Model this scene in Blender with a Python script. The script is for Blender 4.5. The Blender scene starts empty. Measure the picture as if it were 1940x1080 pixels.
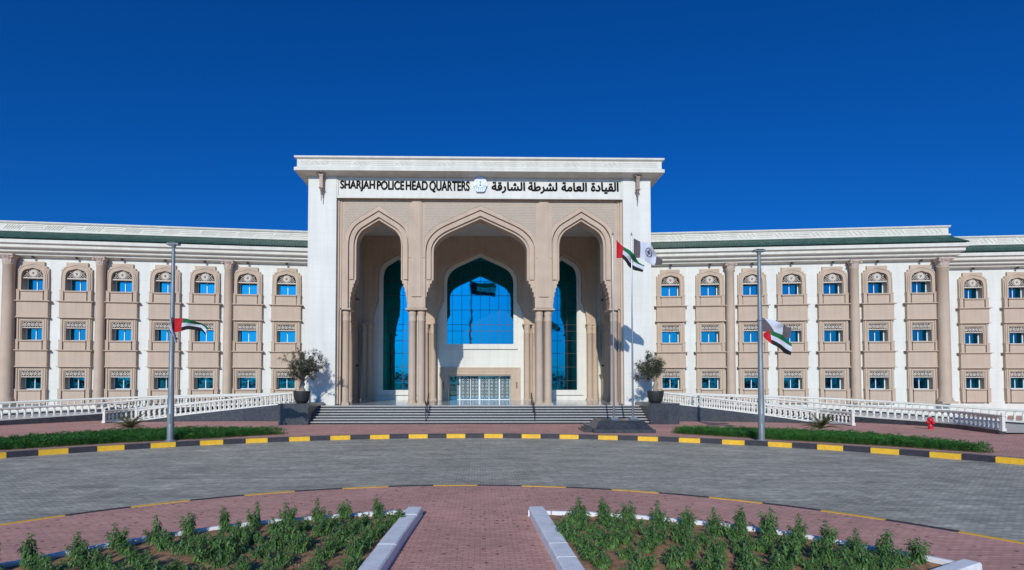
import bpy, math, random
from mathutils import Vector
R=math.radians; PI=math.pi
random.seed(7)
sc=bpy.context.scene
COL=sc.collection
# ---------------------------------------------------------------- camera
cam=bpy.data.cameras.new('camera'); camo=bpy.data.objects.new('camera',cam); COL.objects.link(camo)
cam.sensor_width=36; cam.lens=1100*36/1940; cam.shift_x=0.0201; cam.shift_y=0.0775
cam.clip_start=0.1; cam.clip_end=3000
camo.location=(0,0,3); camo.rotation_euler=(R(91.8),0,R(-1.1)); sc.camera=camo
# ---------------------------------------------------------------- light
EL=R(24); AZ=R(9.2)
travel=Vector((math.sin(AZ)*math.cos(EL),math.cos(AZ)*math.cos(EL),-math.sin(EL)))
sun=bpy.data.lights.new('sun','SUN'); sun.energy=3.25; sun.angle=R(0.5); sun.color=(1,0.955,0.89)
suno=bpy.data.objects.new('sun',sun); COL.objects.link(suno); suno.rotation_euler=travel.to_track_quat('-Z','Y').to_euler()
world=bpy.data.worlds.new('World'); sc.world=world; world.use_nodes=True
nt=world.node_tree; nt.nodes.clear()
wo=nt.nodes.new('ShaderNodeOutputWorld'); bg=nt.nodes.new('ShaderNodeBackground')
sky=nt.nodes.new('ShaderNodeTexSky'); sky.sky_type='NISHITA'; sky.sun_disc=False
sky.sun_elevation=EL; sky.sun_rotation=math.atan2(-travel.x,-travel.y); sky.air_density=0.8; sky.dust_density=2.6; sky.ozone_density=4.0; sky.altitude=300
mul=nt.nodes.new('ShaderNodeMix'); mul.data_type='RGBA'; mul.blend_type='MULTIPLY'; mul.inputs[0].default_value=1
mul.inputs[7].default_value=(0.125,0.505,1.08,1)
hs=nt.nodes.new('ShaderNodeHueSaturation'); hs.inputs['Saturation'].default_value=1.025
nt.links.new(sky.outputs[0],mul.inputs[6]); nt.links.new(mul.outputs[2],hs.inputs['Color']); nt.links.new(hs.outputs[0],bg.inputs[0])
bg.inputs[1].default_value=0.10; nt.links.new(bg.outputs[0],wo.inputs[0])
vs=sc.view_settings; vs.view_transform='Standard'; vs.look='None'; vs.exposure=0; vs.gamma=1; vs.use_curve_mapping=False
# ---------------------------------------------------------------- materials
def nodes(name):
    m=bpy.data.materials.new(name); m.use_nodes=True; t=m.node_tree
    return m,t,t.nodes['Principled BSDF']
def vec(t,mode='obj',flat=None):
    tc=t.nodes.new('ShaderNodeTexCoord'); o=tc.outputs['Object']
    if flat=='xz':       # masonry courses on upright walls
        s=t.nodes.new('ShaderNodeSeparateXYZ'); t.links.new(o,s.inputs[0])
        a=t.nodes.new('ShaderNodeMath'); t.links.new(s.outputs[0],a.inputs[0]); t.links.new(s.outputs[1],a.inputs[1])
        c=t.nodes.new('ShaderNodeCombineXYZ'); t.links.new(a.outputs[0],c.inputs[0]); t.links.new(s.outputs[2],c.inputs[1])
        return c.outputs[0]
    return o
def stone(name,col,rough=0.75,var=0.10,scale=1.5,bump=0.15,bscale=18,brick=None,metal=0,spec=0.4,flat=None,streak=0,dots=False):
    """procedural stone / paint: base colour with slow and fast variation, optional courses (w,h,mortar,darken)"""
    m,t,b=nodes(name); o=vec(t)
    n=t.nodes.new('ShaderNodeTexNoise'); n.inputs['Scale'].default_value=scale; n.inputs['Detail'].default_value=6; t.links.new(o,n.inputs['Vector'])
    r=t.nodes.new('ShaderNodeMapRange'); r.inputs[1].default_value=0.3; r.inputs[2].default_value=0.7
    r.inputs[3].default_value=1-var; r.inputs[4].default_value=1+var; t.links.new(n.outputs[0],r.inputs[0])
    mx=t.nodes.new('ShaderNodeMix'); mx.data_type='RGBA'; mx.blend_type='MULTIPLY'; mx.inputs[0].default_value=1
    mx.inputs[6].default_value=(*col,1); t.links.new(r.outputs[0],mx.inputs[7]); out=mx.outputs[2]
    h=None
    n2=t.nodes.new('ShaderNodeTexNoise'); n2.inputs['Scale'].default_value=bscale; n2.inputs['Detail'].default_value=4; t.links.new(o,n2.inputs['Vector'])
    h=n2.outputs[0]
    if streak:
        mp=t.nodes.new('ShaderNodeMapping'); mp.inputs['Scale'].default_value=(1.6,1.6,0.12); t.links.new(o,mp.inputs[0])
        n3=t.nodes.new('ShaderNodeTexNoise'); n3.inputs['Scale'].default_value=1.5; n3.inputs['Detail'].default_value=5; t.links.new(mp.outputs[0],n3.inputs['Vector'])
        r3=t.nodes.new('ShaderNodeMapRange'); r3.inputs[1].default_value=0.35; r3.inputs[2].default_value=0.75; r3.inputs[3].default_value=1; r3.inputs[4].default_value=1-streak
        t.links.new(n3.outputs[0],r3.inputs[0])
        m3=t.nodes.new('ShaderNodeMix'); m3.data_type='RGBA'; m3.blend_type='MULTIPLY'; m3.inputs[0].default_value=1
        t.links.new(out,m3.inputs[6]); t.links.new(r3.outputs[0],m3.inputs[7]); out=m3.outputs[2]
    if brick:
        bw,bh,mo,dk=brick[:4]; bv=brick[4] if len(brick)>4 else 0.06
        br=t.nodes.new('ShaderNodeTexBrick'); br.inputs['Scale'].default_value=1; br.inputs['Brick Width'].default_value=bw; br.inputs['Row Height'].default_value=bh
        br.inputs['Mortar Size'].default_value=mo; br.inputs['Mortar Smooth'].default_value=0.2; br.inputs['Bias'].default_value=0
        br.inputs['Color1'].default_value=(1-bv,)*3+(1,); br.inputs['Color2'].default_value=(1+bv,)*3+(1,); br.inputs['Mortar'].default_value=(dk,dk,dk,1)
        t.links.new(vec(t,flat=flat),br.inputs['Vector'])
        m4=t.nodes.new('ShaderNodeMix'); m4.data_type='RGBA'; m4.blend_type='MULTIPLY'; m4.inputs[0].default_value=1
        t.links.new(out,m4.inputs[6]); t.links.new(br.outputs[0],m4.inputs[7]); out=m4.outputs[2]
        a=t.nodes.new('ShaderNodeMath'); a.operation='MULTIPLY_ADD'; a.inputs[1].default_value=-1.5; t.links.new(br.outputs['Fac'],a.inputs[0]); t.links.new(h,a.inputs[2]); h=a.outputs[0]
    if dots:   # open corners between some blocks, filled with dark grit
        vo_=t.nodes.new('ShaderNodeTexVoronoi'); vo_.inputs['Scale'].default_value=4.2; vo_.inputs['Randomness'].default_value=0.55; t.links.new(o,vo_.inputs['Vector'])
        r5=t.nodes.new('ShaderNodeMapRange'); r5.inputs[1].default_value=0.13; r5.inputs[2].default_value=0.19; r5.inputs[3].default_value=0.25; r5.inputs[4].default_value=1.0; t.links.new(vo_.outputs['Distance'],r5.inputs[0])
        m5=t.nodes.new('ShaderNodeMix'); m5.data_type='RGBA'; m5.blend_type='MULTIPLY'; m5.inputs[0].default_value=0.9
        t.links.new(out,m5.inputs[6]); t.links.new(r5.outputs[0],m5.inputs[7]); out=m5.outputs[2]
    t.links.new(out,b.inputs['Base Color'])
    if bump:
        bp=t.nodes.new('ShaderNodeBump'); bp.inputs['Strength'].default_value=bump; bp.inputs['Distance'].default_value=0.02
        t.links.new(h,bp.inputs['Height']); t.links.new(bp.outputs[0],b.inputs['Normal'])
    b.inputs['Roughness'].default_value=rough; b.inputs['Metallic'].default_value=metal; b.inputs['Specular IOR Level'].default_value=spec
    return m
M={}
M['white']=stone('white_stone',(0.715,0.705,0.625),0.7,0.04,0.35,0.12,brick=(2.4,0.62,0.010,0.91,0.015),flat='xz',streak=0.10)
M['trim']=stone('cream_trim',(0.69,0.67,0.575),0.7,0.05,1.2,0.1,streak=0.12)
M['trim_white']=stone('white_trim',(0.80,0.79,0.765),0.6,0.03,1.2,0.1)
M['tan']=stone('tan_stone',(0.53,0.41,0.30),0.8,0.07,0.9,0.18,bscale=30,streak=0.12)
M['tan_plain']=stone('tan_render',(0.53,0.405,0.298),0.8,0.07,0.5,0.15,bscale=40,streak=0.12)
M['tan_lattice']=stone('tan_carved_lattice',(0.57,0.47,0.36),0.8,0.04,0.8,0.6,brick=(0.13,0.13,0.03,0.74,0.05),flat='xz')
M['cap']=stone('carved_capital',(0.50,0.40,0.33),0.85,0.22,9,0.9,bscale=14)
M['granite']=stone('dark_granite',(0.045,0.050,0.057),0.28,0.35,5,0.05,bscale=60,brick=(1.6,0.9,0.008,0.5,0.12),flat='xz',spec=0.6)
M['tread']=stone('granite_tread',(0.46,0.45,0.42),0.35,0.15,8,0.04,bscale=60)
M['riser']=stone('black_granite_riser',(0.018,0.019,0.022),0.4,0.3,5,0.05)
M['floor']=stone('polished_floor',(0.45,0.44,0.43),0.12,0.08,2,0.01,brick=(0.9,0.9,0.006,0.7,0.05),spec=0.6)
M['ceiling']=stone('plaster_ceiling',(0.62,0.62,0.60),0.9,0.03,1,0.02)
M['pink']=stone('pink_pavers',(0.63,0.335,0.265),0.8,0.12,0.5,0.5,bscale=25,brick=(0.2,0.1,0.007,0.55,0.12),streak=0,dots=True)
M['edge']=stone('concrete_edging',(0.27,0.22,0.20),0.85,0.12,3,0.3)
M['kerb_y']=stone('yellow_kerb_paint',(0.80,0.46,0.03),0.6,0.10,6,0.2,streak=0.1)
M['kerb_k']=stone('black_kerb_paint',(0.035,0.033,0.040),0.6,0.25,6,0.2)
M['kerb_w']=stone('white_kerb_paint',(0.78,0.79,0.79),0.7,0.08,5,0.35,bscale=25,streak=0.08)
M['sand']=stone('sandy_ground',(0.42,0.34,0.25),0.95,0.15,0.08,0.3)
M['soil']=stone('garden_soil',(0.34,0.19,0.10),0.95,0.45,7,1.0,bscale=9)
M['bal']=stone('white_cast_stone',(0.70,0.68,0.60),0.65,0.04,3,0.1)
M['tile']=stone('green_roof_tile',(0.035,0.095,0.068),0.3,0.35,2.5,0.1,spec=0.6)
M['steel']=stone('galvanised_steel',(0.20,0.23,0.245),0.45,0.10,4,0.05,metal=0.2)
M['chrome']=stone('polished_steel',(0.30,0.31,0.32),0.3,0.05,4,0.0,metal=0.8)
M['dark']=stone('dark_metal',(0.03,0.03,0.032),0.45,0.1,5,0.05)
M['letter']=stone('dark_bronze_letters',(0.014,0.013,0.011),0.9,0.1,5,0.02,spec=0.05)
M['pot']=stone('charcoal_pot',(0.028,0.030,0.031),0.55,0.15,5,0.15)
M['red']=stone('red_hydrant_paint',(0.55,0.02,0.03),0.4,0.08,9,0.05)
M['alu']=stone('white_window_frame',(0.70,0.76,0.80),0.35,0.02,2,0)
M['lat']=stone('cast_stone_lattice',(0.60,0.53,0.44),0.8,0.1,8,0.3)
M['latback']=stone('bronze_mesh_backing',(0.03,0.025,0.022),0.9,0.1,8,0)
M['door_lat']=stone('silver_door_lattice',(0.42,0.45,0.43),0.4,0.05,8,0,metal=0.3)
M['emb']=stone('silver_white_badge',(0.58,0.68,0.88),0.35,0.03,8,0.1)
M['emb2']=stone('badge_engraving',(0.25,0.29,0.40),0.5,0.03,8,0.1)
M['bark']=stone('olive_bark',(0.30,0.25,0.20),0.9,0.3,14,0.9,bscale=20)
M['lantern']=stone('bronze_lantern',(0.28,0.21,0.17),0.5,0.15,8,0.2,metal=0.2)
def leafm(name,c1,c2,rough=0.55,sc_=3,tr=0.25):
    m,t,b=nodes(name); o=vec(t)
    n=t.nodes.new('ShaderNodeTexNoise'); n.inputs['Scale'].default_value=sc_; n.inputs['Detail'].default_value=5; t.links.new(o,n.inputs['Vector'])
    cr=t.nodes.new('ShaderNodeValToRGB'); cr.color_ramp.elements[0].position=0.32; cr.color_ramp.elements[1].position=0.68
    cr.color_ramp.elements[0].color=(*c1,1); cr.color_ramp.elements[1].color=(*c2,1)
    t.links.new(n.outputs[0],cr.inputs[0]); t.links.new(cr.outputs[0],b.inputs['Base Color']); b.inputs['Roughness'].default_value=rough
    tl=t.nodes.new('ShaderNodeBsdfTranslucent'); t.links.new(cr.outputs[0],tl.inputs[0])
    mx=t.nodes.new('ShaderNodeMixShader'); mx.inputs[0].default_value=tr
    t.links.new(b.outputs[0],mx.inputs[1]); t.links.new(tl.outputs[0],mx.inputs[2]); t.links.new(mx.outputs[0],t.nodes['Material Output'].inputs[0])
    return m
M['hedge']=leafm('hedge_leaves',(0.02,0.10,0.02),(0.11,0.33,0.06))
M['shrub']=leafm('shrub_leaves',(0.045,0.125,0.03),(0.17,0.32,0.08),sc_=6)
M['olive']=leafm('olive_leaves',(0.06,0.075,0.04),(0.16,0.175,0.11),sc_=4)
M['palm']=leafm('sago_fronds',(0.06,0.08,0.015),(0.22,0.22,0.06),sc_=5)
M['far']=leafm('distant_foliage',(0.008,0.014,0.008),(0.018,0.03,0.014),sc_=0.3)
def road_mat():
    m,t,b=nodes('grey_block_paving'); o=vec(t)
    br=t.nodes.new('ShaderNodeTexBrick'); br.inputs['Scale'].default_value=1; br.inputs['Brick Width'].default_value=0.2; br.inputs['Row Height'].default_value=0.1
    br.inputs['Mortar Size'].default_value=0.006; br.inputs['Color1'].default_value=(0.36,0.345,0.275,1); br.inputs['Color2'].default_value=(0.58,0.55,0.435,1); br.inputs['Mortar'].default_value=(0.15,0.145,0.125,1)
    t.links.new(o,br.inputs['Vector'])
    n=t.nodes.new('ShaderNodeTexNoise'); n.inputs['Scale'].default_value=0.45; n.inputs['Detail'].default_value=7; n.inputs['Roughness'].default_value=0.65; t.links.new(o,n.inputs['Vector'])
    mp=t.nodes.new('ShaderNodeMapping'); mp.inputs['Scale'].default_value=(0.5,4,1); t.links.new(o,mp.inputs[0])
    n2=t.nodes.new('ShaderNodeTexNoise'); n2.inputs['Scale'].default_value=0.7; n2.inputs['Detail'].default_value=5; t.links.new(mp.outputs[0],n2.inputs['Vector'])
    ad=t.nodes.new('ShaderNodeMath'); t.links.new(n.outputs[0],ad.inputs[0]); t.links.new(n2.outputs[0],ad.inputs[1])
    r=t.nodes.new('ShaderNodeMapRange'); r.inputs[1].default_value=0.7; r.inputs[2].default_value=1.3; r.inputs[3].default_value=0.72; r.inputs[4].default_value=1.25; t.links.new(ad.outputs[0],r.inputs[0])
    mx=t.nodes.new('ShaderNodeMix'); mx.data_type='RGBA'; mx.blend_type='MULTIPLY'; mx.inputs[0].default_value=1
    t.links.new(br.outputs[0],mx.inputs[6]); t.links.new(r.outputs[0],mx.inputs[7])
    b2=t.nodes.new('ShaderNodeTexBrick'); b2.inputs['Scale'].default_value=1; b2.inputs['Brick Width'].default_value=0.8; b2.inputs['Row Height'].default_value=0.4; b2.inputs['Mortar Size'].default_value=0.02
    b2.inputs['Color1'].default_value=(0.86,0.86,0.87,1); b2.inputs['Color2'].default_value=(1.12,1.12,1.1,1); b2.inputs['Mortar'].default_value=(0.8,0.8,0.8,1); t.links.new(o,b2.inputs['Vector'])
    mb_=t.nodes.new('ShaderNodeMix'); mb_.data_type='RGBA'; mb_.blend_type='MULTIPLY'; mb_.inputs[0].default_value=1; t.links.new(mx.outputs[2],mb_.inputs[6]); t.links.new(b2.outputs[0],mb_.inputs[7])
    # worn wheel tracks following the roundabout
    mp2=t.nodes.new('ShaderNodeMapping'); mp2.inputs['Location'].default_value=(0.6,-5.8,0); t.links.new(o,mp2.inputs[0])
    ln=t.nodes.new('ShaderNodeVectorMath'); ln.operation='LENGTH'; t.links.new(mp2.outputs[0],ln.inputs[0])
    sn=t.nodes.new('ShaderNodeMath'); sn.operation='MULTIPLY'; sn.inputs[1].default_value=2*PI/1.9; t.links.new(ln.outputs['Value'],sn.inputs[0])
    s2=t.nodes.new('ShaderNodeMath'); s2.operation='SINE'; t.links.new(sn.outputs[0],s2.inputs[0])
    m6=t.nodes.new('ShaderNodeMath'); m6.operation='MULTIPLY_ADD'; m6.inputs[1].default_value=0.045; m6.inputs[2].default_value=0.97; t.links.new(s2.outputs[0],m6.inputs[0])
    m7=t.nodes.new('ShaderNodeMix'); m7.data_type='RGBA'; m7.blend_type='MULTIPLY'; m7.inputs[0].default_value=1; t.links.new(mb_.outputs[2],m7.inputs[6]); t.links.new(m6.outputs[0],m7.inputs[7])
    t.links.new(m7.outputs[2],b.inputs['Base Color'])
    bp=t.nodes.new('ShaderNodeBump'); bp.inputs['Strength'].default_value=0.5; bp.inputs['Distance'].default_value=0.01; bp.invert=True
    t.links.new(br.outputs['Fac'],bp.inputs['Height']); t.links.new(bp.outputs[0],b.inputs['Normal'])
    b.inputs['Roughness'].default_value=0.62
    return m
M['road']=road_mat()
def glassm(name,tint,base=(0.004,0.02,0.05),rough=0.02,wob=0.0):
    """solar-control glazing: a dark pane with a coloured mirror coat"""
    m,t,b=nodes(name); b.inputs['Base Color'].default_value=(*base,1); b.inputs['Roughness'].default_value=0.3
    g=t.nodes.new('ShaderNodeBsdfGlossy'); g.inputs[0].default_value=(*tint,1); g.inputs['Roughness'].default_value=rough
    mx=t.nodes.new('ShaderNodeMixShader'); mx.inputs[0].default_value=0.92
    t.links.new(b.outputs[0],mx.inputs[1]); t.links.new(g.outputs[0],mx.inputs[2]); t.links.new(mx.outputs[0],t.nodes['Material Output'].inputs[0])
    if wob:
        n=t.nodes.new('ShaderNodeTexNoise'); n.inputs['Scale'].default_value=0.7; t.links.new(vec(t),n.inputs['Vector'])
        bp=t.nodes.new('ShaderNodeBump'); bp.inputs['Strength'].default_value=wob; bp.inputs['Distance'].default_value=0.02
        t.links.new(n.outputs[0],bp.inputs['Height']); t.links.new(bp.outputs[0],g.inputs['Normal'])
    return m
M['glass']=glassm('blue_mirror_glass',(0.0,0.24,0.36),wob=0.12)
M['glass_w']=glassm('blue_window_glass',(0.01,0.28,0.385),wob=0.05)
M['glass_d']=glassm('door_glass',(0.10,0.24,0.25),base=(0.01,0.03,0.03))
def cloth(name,c):
    m,t,b=nodes(name); b.inputs['Base Color'].default_value=(*c,1); b.inputs['Roughness'].default_value=0.8
    tl=t.nodes.new('ShaderNodeBsdfTranslucent'); tl.inputs[0].default_value=(*c,1)
    mx=t.nodes.new('ShaderNodeMixShader'); mx.inputs[0].default_value=0.3
    t.links.new(b.outputs[0],mx.inputs[1]); t.links.new(tl.outputs[0],mx.inputs[2]); t.links.new(mx.outputs[0],t.nodes['Material Output'].inputs[0])
    return m
M['f_red']=cloth('flag_red',(0.62,0.01,0.02)); M['f_green']=cloth('flag_green',(0.01,0.17,0.06)); M['f_white']=cloth('flag_white',(0.74,0.76,0.82)); M['f_black']=cloth('flag_black',(0.012,0.012,0.014))
M['f_brown']=cloth('flag_maroon_grey',(0.14,0.115,0.12)); M['f_navy']=cloth('flag_badge_navy',(0.10,0.12,0.24))
# ---------------------------------------------------------------- mesh helpers
class MB:
    def __init__(s): s.v=[];s.f=[];s.m=[];s.s=[]
    def add(s,vs_,fs,mi=0,sm=False):
        b=len(s.v); s.v+=[tuple(v) for v in vs_]
        for f in fs: s.f.append([b+i for i in f]); s.m.append(mi); s.s.append(sm)
    def box(s,x0,x1,y0,y1,z0,z1,mi=0):
        v=[(x0,y0,z0),(x1,y0,z0),(x1,y1,z0),(x0,y1,z0),(x0,y0,z1),(x1,y0,z1),(x1,y1,z1),(x0,y1,z1)]
        s.add(v,[(0,3,2,1),(4,5,6,7),(0,1,5,4),(1,2,6,5),(2,3,7,6),(3,0,4,7)],mi)
    def lathe(s,prof,cx=0,cy=0,seg=16,mi=0,mod=None,z0=0):
        """prof: list of (r,z)"""
        v=[]
        for r,z in prof:
            for k in range(seg):
                a=2*PI*k/seg; rr=r*(mod(a,z) if mod else 1)
                v.append((cx+rr*math.cos(a),cy+rr*math.sin(a),z0+z))
        f=[]
        for i in range(len(prof)-1):
            for k in range(seg):
                k2=(k+1)%seg; f.append((i*seg+k,i*seg+k2,(i+1)*seg+k2,(i+1)*seg+k))
        s.add(v,f,mi,True)
        n=len(prof)-1
        s.add(v[:seg],[tuple(reversed(range(seg)))],mi); s.add(v[n*seg:],[tuple(range(seg))],mi)
    def tube(s,pts,rad,seg=8,mi=0,caps=True):
        pts=[Vector(p) for p in pts]
        if not hasattr(rad,'__len__'): rad=[rad]*len(pts)
        v=[]
        for i,p in enumerate(pts):
            d=(pts[min(i+1,len(pts)-1)]-pts[max(i-1,0)]).normalized()
            a=Vector((0,0,1)) if abs(d.z)<0.9 else Vector((1,0,0))
            x=d.cross(a).normalized(); y=d.cross(x)
            for k in range(seg):
                t=2*PI*k/seg; v.append(p+(x*math.cos(t)+y*math.sin(t))*rad[i])
        f=[]
        for i in range(len(pts)-1):
            for k in range(seg):
                k2=(k+1)%seg; f.append((i*seg+k,(i+1)*seg+k,(i+1)*seg+k2,i*seg+k2))
        s.add(v,f,mi,True)
        if caps: s.add(v[:seg],[tuple(range(seg))],mi); s.add(v[-seg:],[tuple(reversed(range(seg)))],mi)
    def sweep(s,path,prof,mi=0,caps=True,wt=None):
        """profile (out,z) swept along a 2-D path with mitred corners; out is to the right of travel"""
        n=len(path); V=[]
        nor=[]
        for i in range(n-1):
            dx=path[i+1][0]-path[i][0]; dy=path[i+1][1]-path[i][1]; l=math.hypot(dx,dy); nor.append((dy/l,-dx/l))
        for i in range(n):
            a=nor[max(i-1,0)]; b=nor[min(i,n-2)]
            k=1+a[0]*b[0]+a[1]*b[1]; mx_,my_=(a[0]+b[0])/k,(a[1]+b[1])/k
            if wt:   # shallower overhang on the return side of a square corner
                wa,wb=wt[max(i-1,0)],wt[min(i,n-2)]; mx_,my_=(a[0]*wa+b[0]*wb,a[1]*wa+b[1]*wb) if 0<i<n-1 else (a[0]*wa,a[1]*wa) if i else (b[0]*wb,b[1]*wb)
            z_=path[i][2] if len(path[i])>2 else 0
            for o,z in prof: V.append((path[i][0]+mx_*o,path[i][1]+my_*o,z+z_))
        m=len(prof); F=[]
        for i in range(n-1):
            for j in range(m-1): F.append((i*m+j,i*m+j+1,(i+1)*m+j+1,(i+1)*m+j))
        s.add(V,F,mi)
        if caps: s.add(V[:m],[tuple(reversed(range(m)))],mi); s.add(V[-m:],[tuple(range(m))],mi)
    def mesh(s,name,mats):
        me=bpy.data.meshes.new(name); me.from_pydata(s.v,[],s.f); me.update()
        me.polygons.foreach_set('material_index',s.m); me.polygons.foreach_set('use_smooth',s.s)
        for m in (mats if isinstance(mats,(list,tuple)) else [mats]): me.materials.append(m)
        return me
    def build(s,name,mats,parent=None,loc=(0,0,0),rz=0):
        return mk(name,s.mesh(name,mats),parent,loc,rz)
def mk(name,me,parent=None,loc=(0,0,0),rz=0):
    o=bpy.data.objects.new(name,me); COL.objects.link(o); o.location=loc; o.rotation_euler=(0,0,rz)
    if parent: o.parent=parent
    return o
def curve_mesh(name,loops,y0,y1):
    """polygon with holes in the XZ plane, thick from y0 (front) to y1 (back)"""
    c=bpy.data.curves.new(name,'CURVE'); c.dimensions='2D'; c.fill_mode='BOTH'; c.extrude=(y1-y0)/2
    for L in loops:
        sp=c.splines.new('POLY'); sp.points.add(len(L)-1)
        for i,(x,z) in enumerate(L): sp.points[i].co=(x,z,0,1)
        sp.use_cyclic_u=True
    o=bpy.data.objects.new(name,c); me=bpy.data.meshes.new_from_object(o)
    yc=(y0+y1)/2
    vs_=[(v.co.x,yc-v.co.z,v.co.y) for v in me.vertices]; fs=[tuple(p.vertices) for p in me.polygons]
    bpy.data.objects.remove(o); bpy.data.curves.remove(c); bpy.data.meshes.remove(me)
    return vs_,fs
def plate(mb,loops,y0,y1,mi=0):
    v,f=curve_mesh('tmp',loops,y0,y1); mb.add(v,f,mi)
def rect(x0,x1,z0,z1): return [(x0,z0),(x1,z0),(x1,z1),(x0,z1)]
def tag(o,label,cat,group=None,kind=None):
    if label: o['label']=label
    if cat: o['category']=cat
    if group: o['group']=group
    if kind: o['kind']=kind
    return o
def empty(name,loc,label,cat,group=None,rz=0):
    o=bpy.data.objects.new(name,None); COL.objects.link(o); o.location=loc; o.rotation_euler=(0,0,rz); o.empty_display_size=0.3
    return tag(o,label,cat,group)
def struct(o): o['kind']='structure'; return o
def copytree(o,parent=None):
    c=o.copy(); COL.objects.link(c); c.parent=parent
    for ch in list(o.children): copytree(ch,c)
    return c
def arch(cx,hw,zb,spring,apex,m,off=0,corb=None,n=8):
    """pointed four-centred arch opening outline, counter clockwise from bottom left; corb widens the foot in steps"""
    hw2=hw+off; ap=apex+off*math.sqrt(1+m*m); zc=ap-m*hw2; xs=hw2*0.62; zs=ap-m*xs
    right=[]
    if corb:
        for (dx,z) in corb: right.append((hw2+dx,z))
    else: right.append((hw2,zb))
    for i in range(n+1):
        t=i/n; x=(1-t)**2*hw2+2*t*(1-t)*hw2+t*t*xs; z=(1-t)**2*spring+2*t*(1-t)*zc+t*t*zs
        right.append((x,z))
    L=[(cx-x,z) for x,z in right]
    return [(cx+x,z) for x,z in right]+[(cx,ap)]+L[::-1]
# ---------------------------------------------------------------- ground
NC=(-0.6,4.8); NR=12.34; FC=(-0.68,7.13); FR=26.54
def polar(c,r,a): return (c[0]+r*math.cos(a),c[1]+r*math.sin(a))
b=MB(); b.add([(-1500,-1500,-0.6),(1500,-1500,-0.6),(1500,1500,-0.6),(-1500,1500,-0.6)],[(0,1,2,3)]); struct(b.build('ground',M['sand']))
b=MB(); n=160; b.add([(*polar(FC,FR+0.1,2*PI*i/n),-0.2) for i in range(n)],[tuple(range(n))]); struct(b.build('road',M['road']))
b=MB(); n=128   # island paving with rim
b.add([(*polar(NC,NR-0.12,2*PI*i/n),0.0) for i in range(n)],[tuple(range(n))]); struct(b.build('island_pavement',M['pink']))
# forecourt: ring between the road circle and a big rectangle
b=MB(); n=240; vo=[];vi=[]
for i in range(n):
    a=2*PI*i/n; c,s_=math.cos(a),math.sin(a); k=min(130/max(abs(c),1e-6),100/max(abs(s_),1e-6))
    vi.append((*polar(FC,FR+0.30,a),0.0)); vo.append((FC[0]+c*k,FC[1]+s_*k,0.0))
b.add(vi+vo,[(i,n+i,n+(i+1)%n,(i+1)%n) for i in range(n)]); struct(b.build('forecourt_pavement',M['pink']))
def ring(mb,c,r0,r1,a0,a1,z0,z1,n,mi=0,sides=True):
    v=[]
    for i in range(n+1):
        a=a0+(a1-a0)*i/n
        for r,z in ((r0,z0),(r0,z1),(r1,z1),(r1,z0)): v.append((*polar(c,r,a),z))
    f=[]
    for i in range(n):
        for j in range(3): f.append((i*4+j,i*4+j+1,(i+1)*4+j+1,(i+1)*4+j))
    mb.add(v,f,mi)
    mb.add(v[:4],[(3,2,1,0)],mi); mb.add(v[-4:],[(0,1,2,3)],mi)
# painted kerbs; segment spacing follows the photograph (about 2 m blocks)
def kerb(name,c,r0,r1,zt,step,phase,inner):
    mb=MB(); n=int(2*PI*((r0+r1)/2)/step/2)*2; da=2*PI/n
    for i in range(n):
        a=phase+i*da; g=0.004/r0
        ring(mb,c,r0,r1,a+g,a+da-g,-0.25,zt+0.004*(i%2),6,i%2)
    o=struct(mb.build(name,[M['kerb_y'],M['kerb_k']])); return o
kerb('road_kerb',FC,FR,FR+0.30,0.03,1.088,R(90)+0.18/FR,True)
kerb('island_kerb',NC,NR-0.13,NR,0.01,1.25,R(90)-0.52/NR,False)
b=MB(); ring(b,FC,FR+0.305,FR+1.0,0,2*PI,-0.05,0.004,160); struct(b.build('pavement_edging',M['edge']))
# ---------------------------------------------------------------- building
AL=R(6.78)
def W(s,u,out=0): return (s*15.3+s*math.cos(AL)*u-s*math.sin(AL)*out, 51.9-math.sin(AL)*u-math.cos(AL)*out)
BY=46.0
hq=empty('headquarters_building',(0,BY,0),'long cream and tan police headquarters with a tall three-arched entrance and green tiled eaves','building')
def part(name,mb,mats,loc=(0,0,0),rz=0,parent=hq):
    return mb.build(name,mats,parent,(loc[0],loc[1]-BY,loc[2]),rz)
def partw(name,me,s,u,out,z=0):   # placed on a wing
    x,y=W(s,u,out); return mk(name,me,hq,(x,y-BY,z),-s*AL)
F0=1.24
# window prototypes ------------------------------------------------------------
def lattice_fill(mb,x0,x1,z0,z1,y0,y1,st,w,inside=None):
    """diagonal lattice of thin bars"""
    import itertools
    L=max(x1-x0,z1-z0)*2
    for sg in (1,-1):
        k=-L
        while k<L:
            # line z = sg*(x) + k
            pts=[]
            N=24
            xs=[x0+(x1-x0)*i/N for i in range(N+1)]
            run=None
            for x in xs:
                z=(z0+z1)/2+sg*(x-(x0+x1)/2)+k
                ok=z0<=z<=z1 and (inside is None or inside(x,z))
                if ok:
                    if run is None: run=[(x,z),(x,z)]
                    else: run[1]=(x,z)
                if (not ok or x==xs[-1]) and run:
                    (ax,az),(bx,bz)=run
                    if bx-ax>0.02:
                        h=w*0.7
                        v=[(ax,y0,az-h),(bx,y0,bz-h),(bx,y0,bz+h),(ax,y0,az+h),(ax,y1,az-h),(bx,y1,bz-h),(bx,y1,bz+h),(ax,y1,az+h)]
                        mb.add(v,[(0,1,2,3),(3,2,6,7),(0,4,5,1)])
                    run=None
            k+=st
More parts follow.
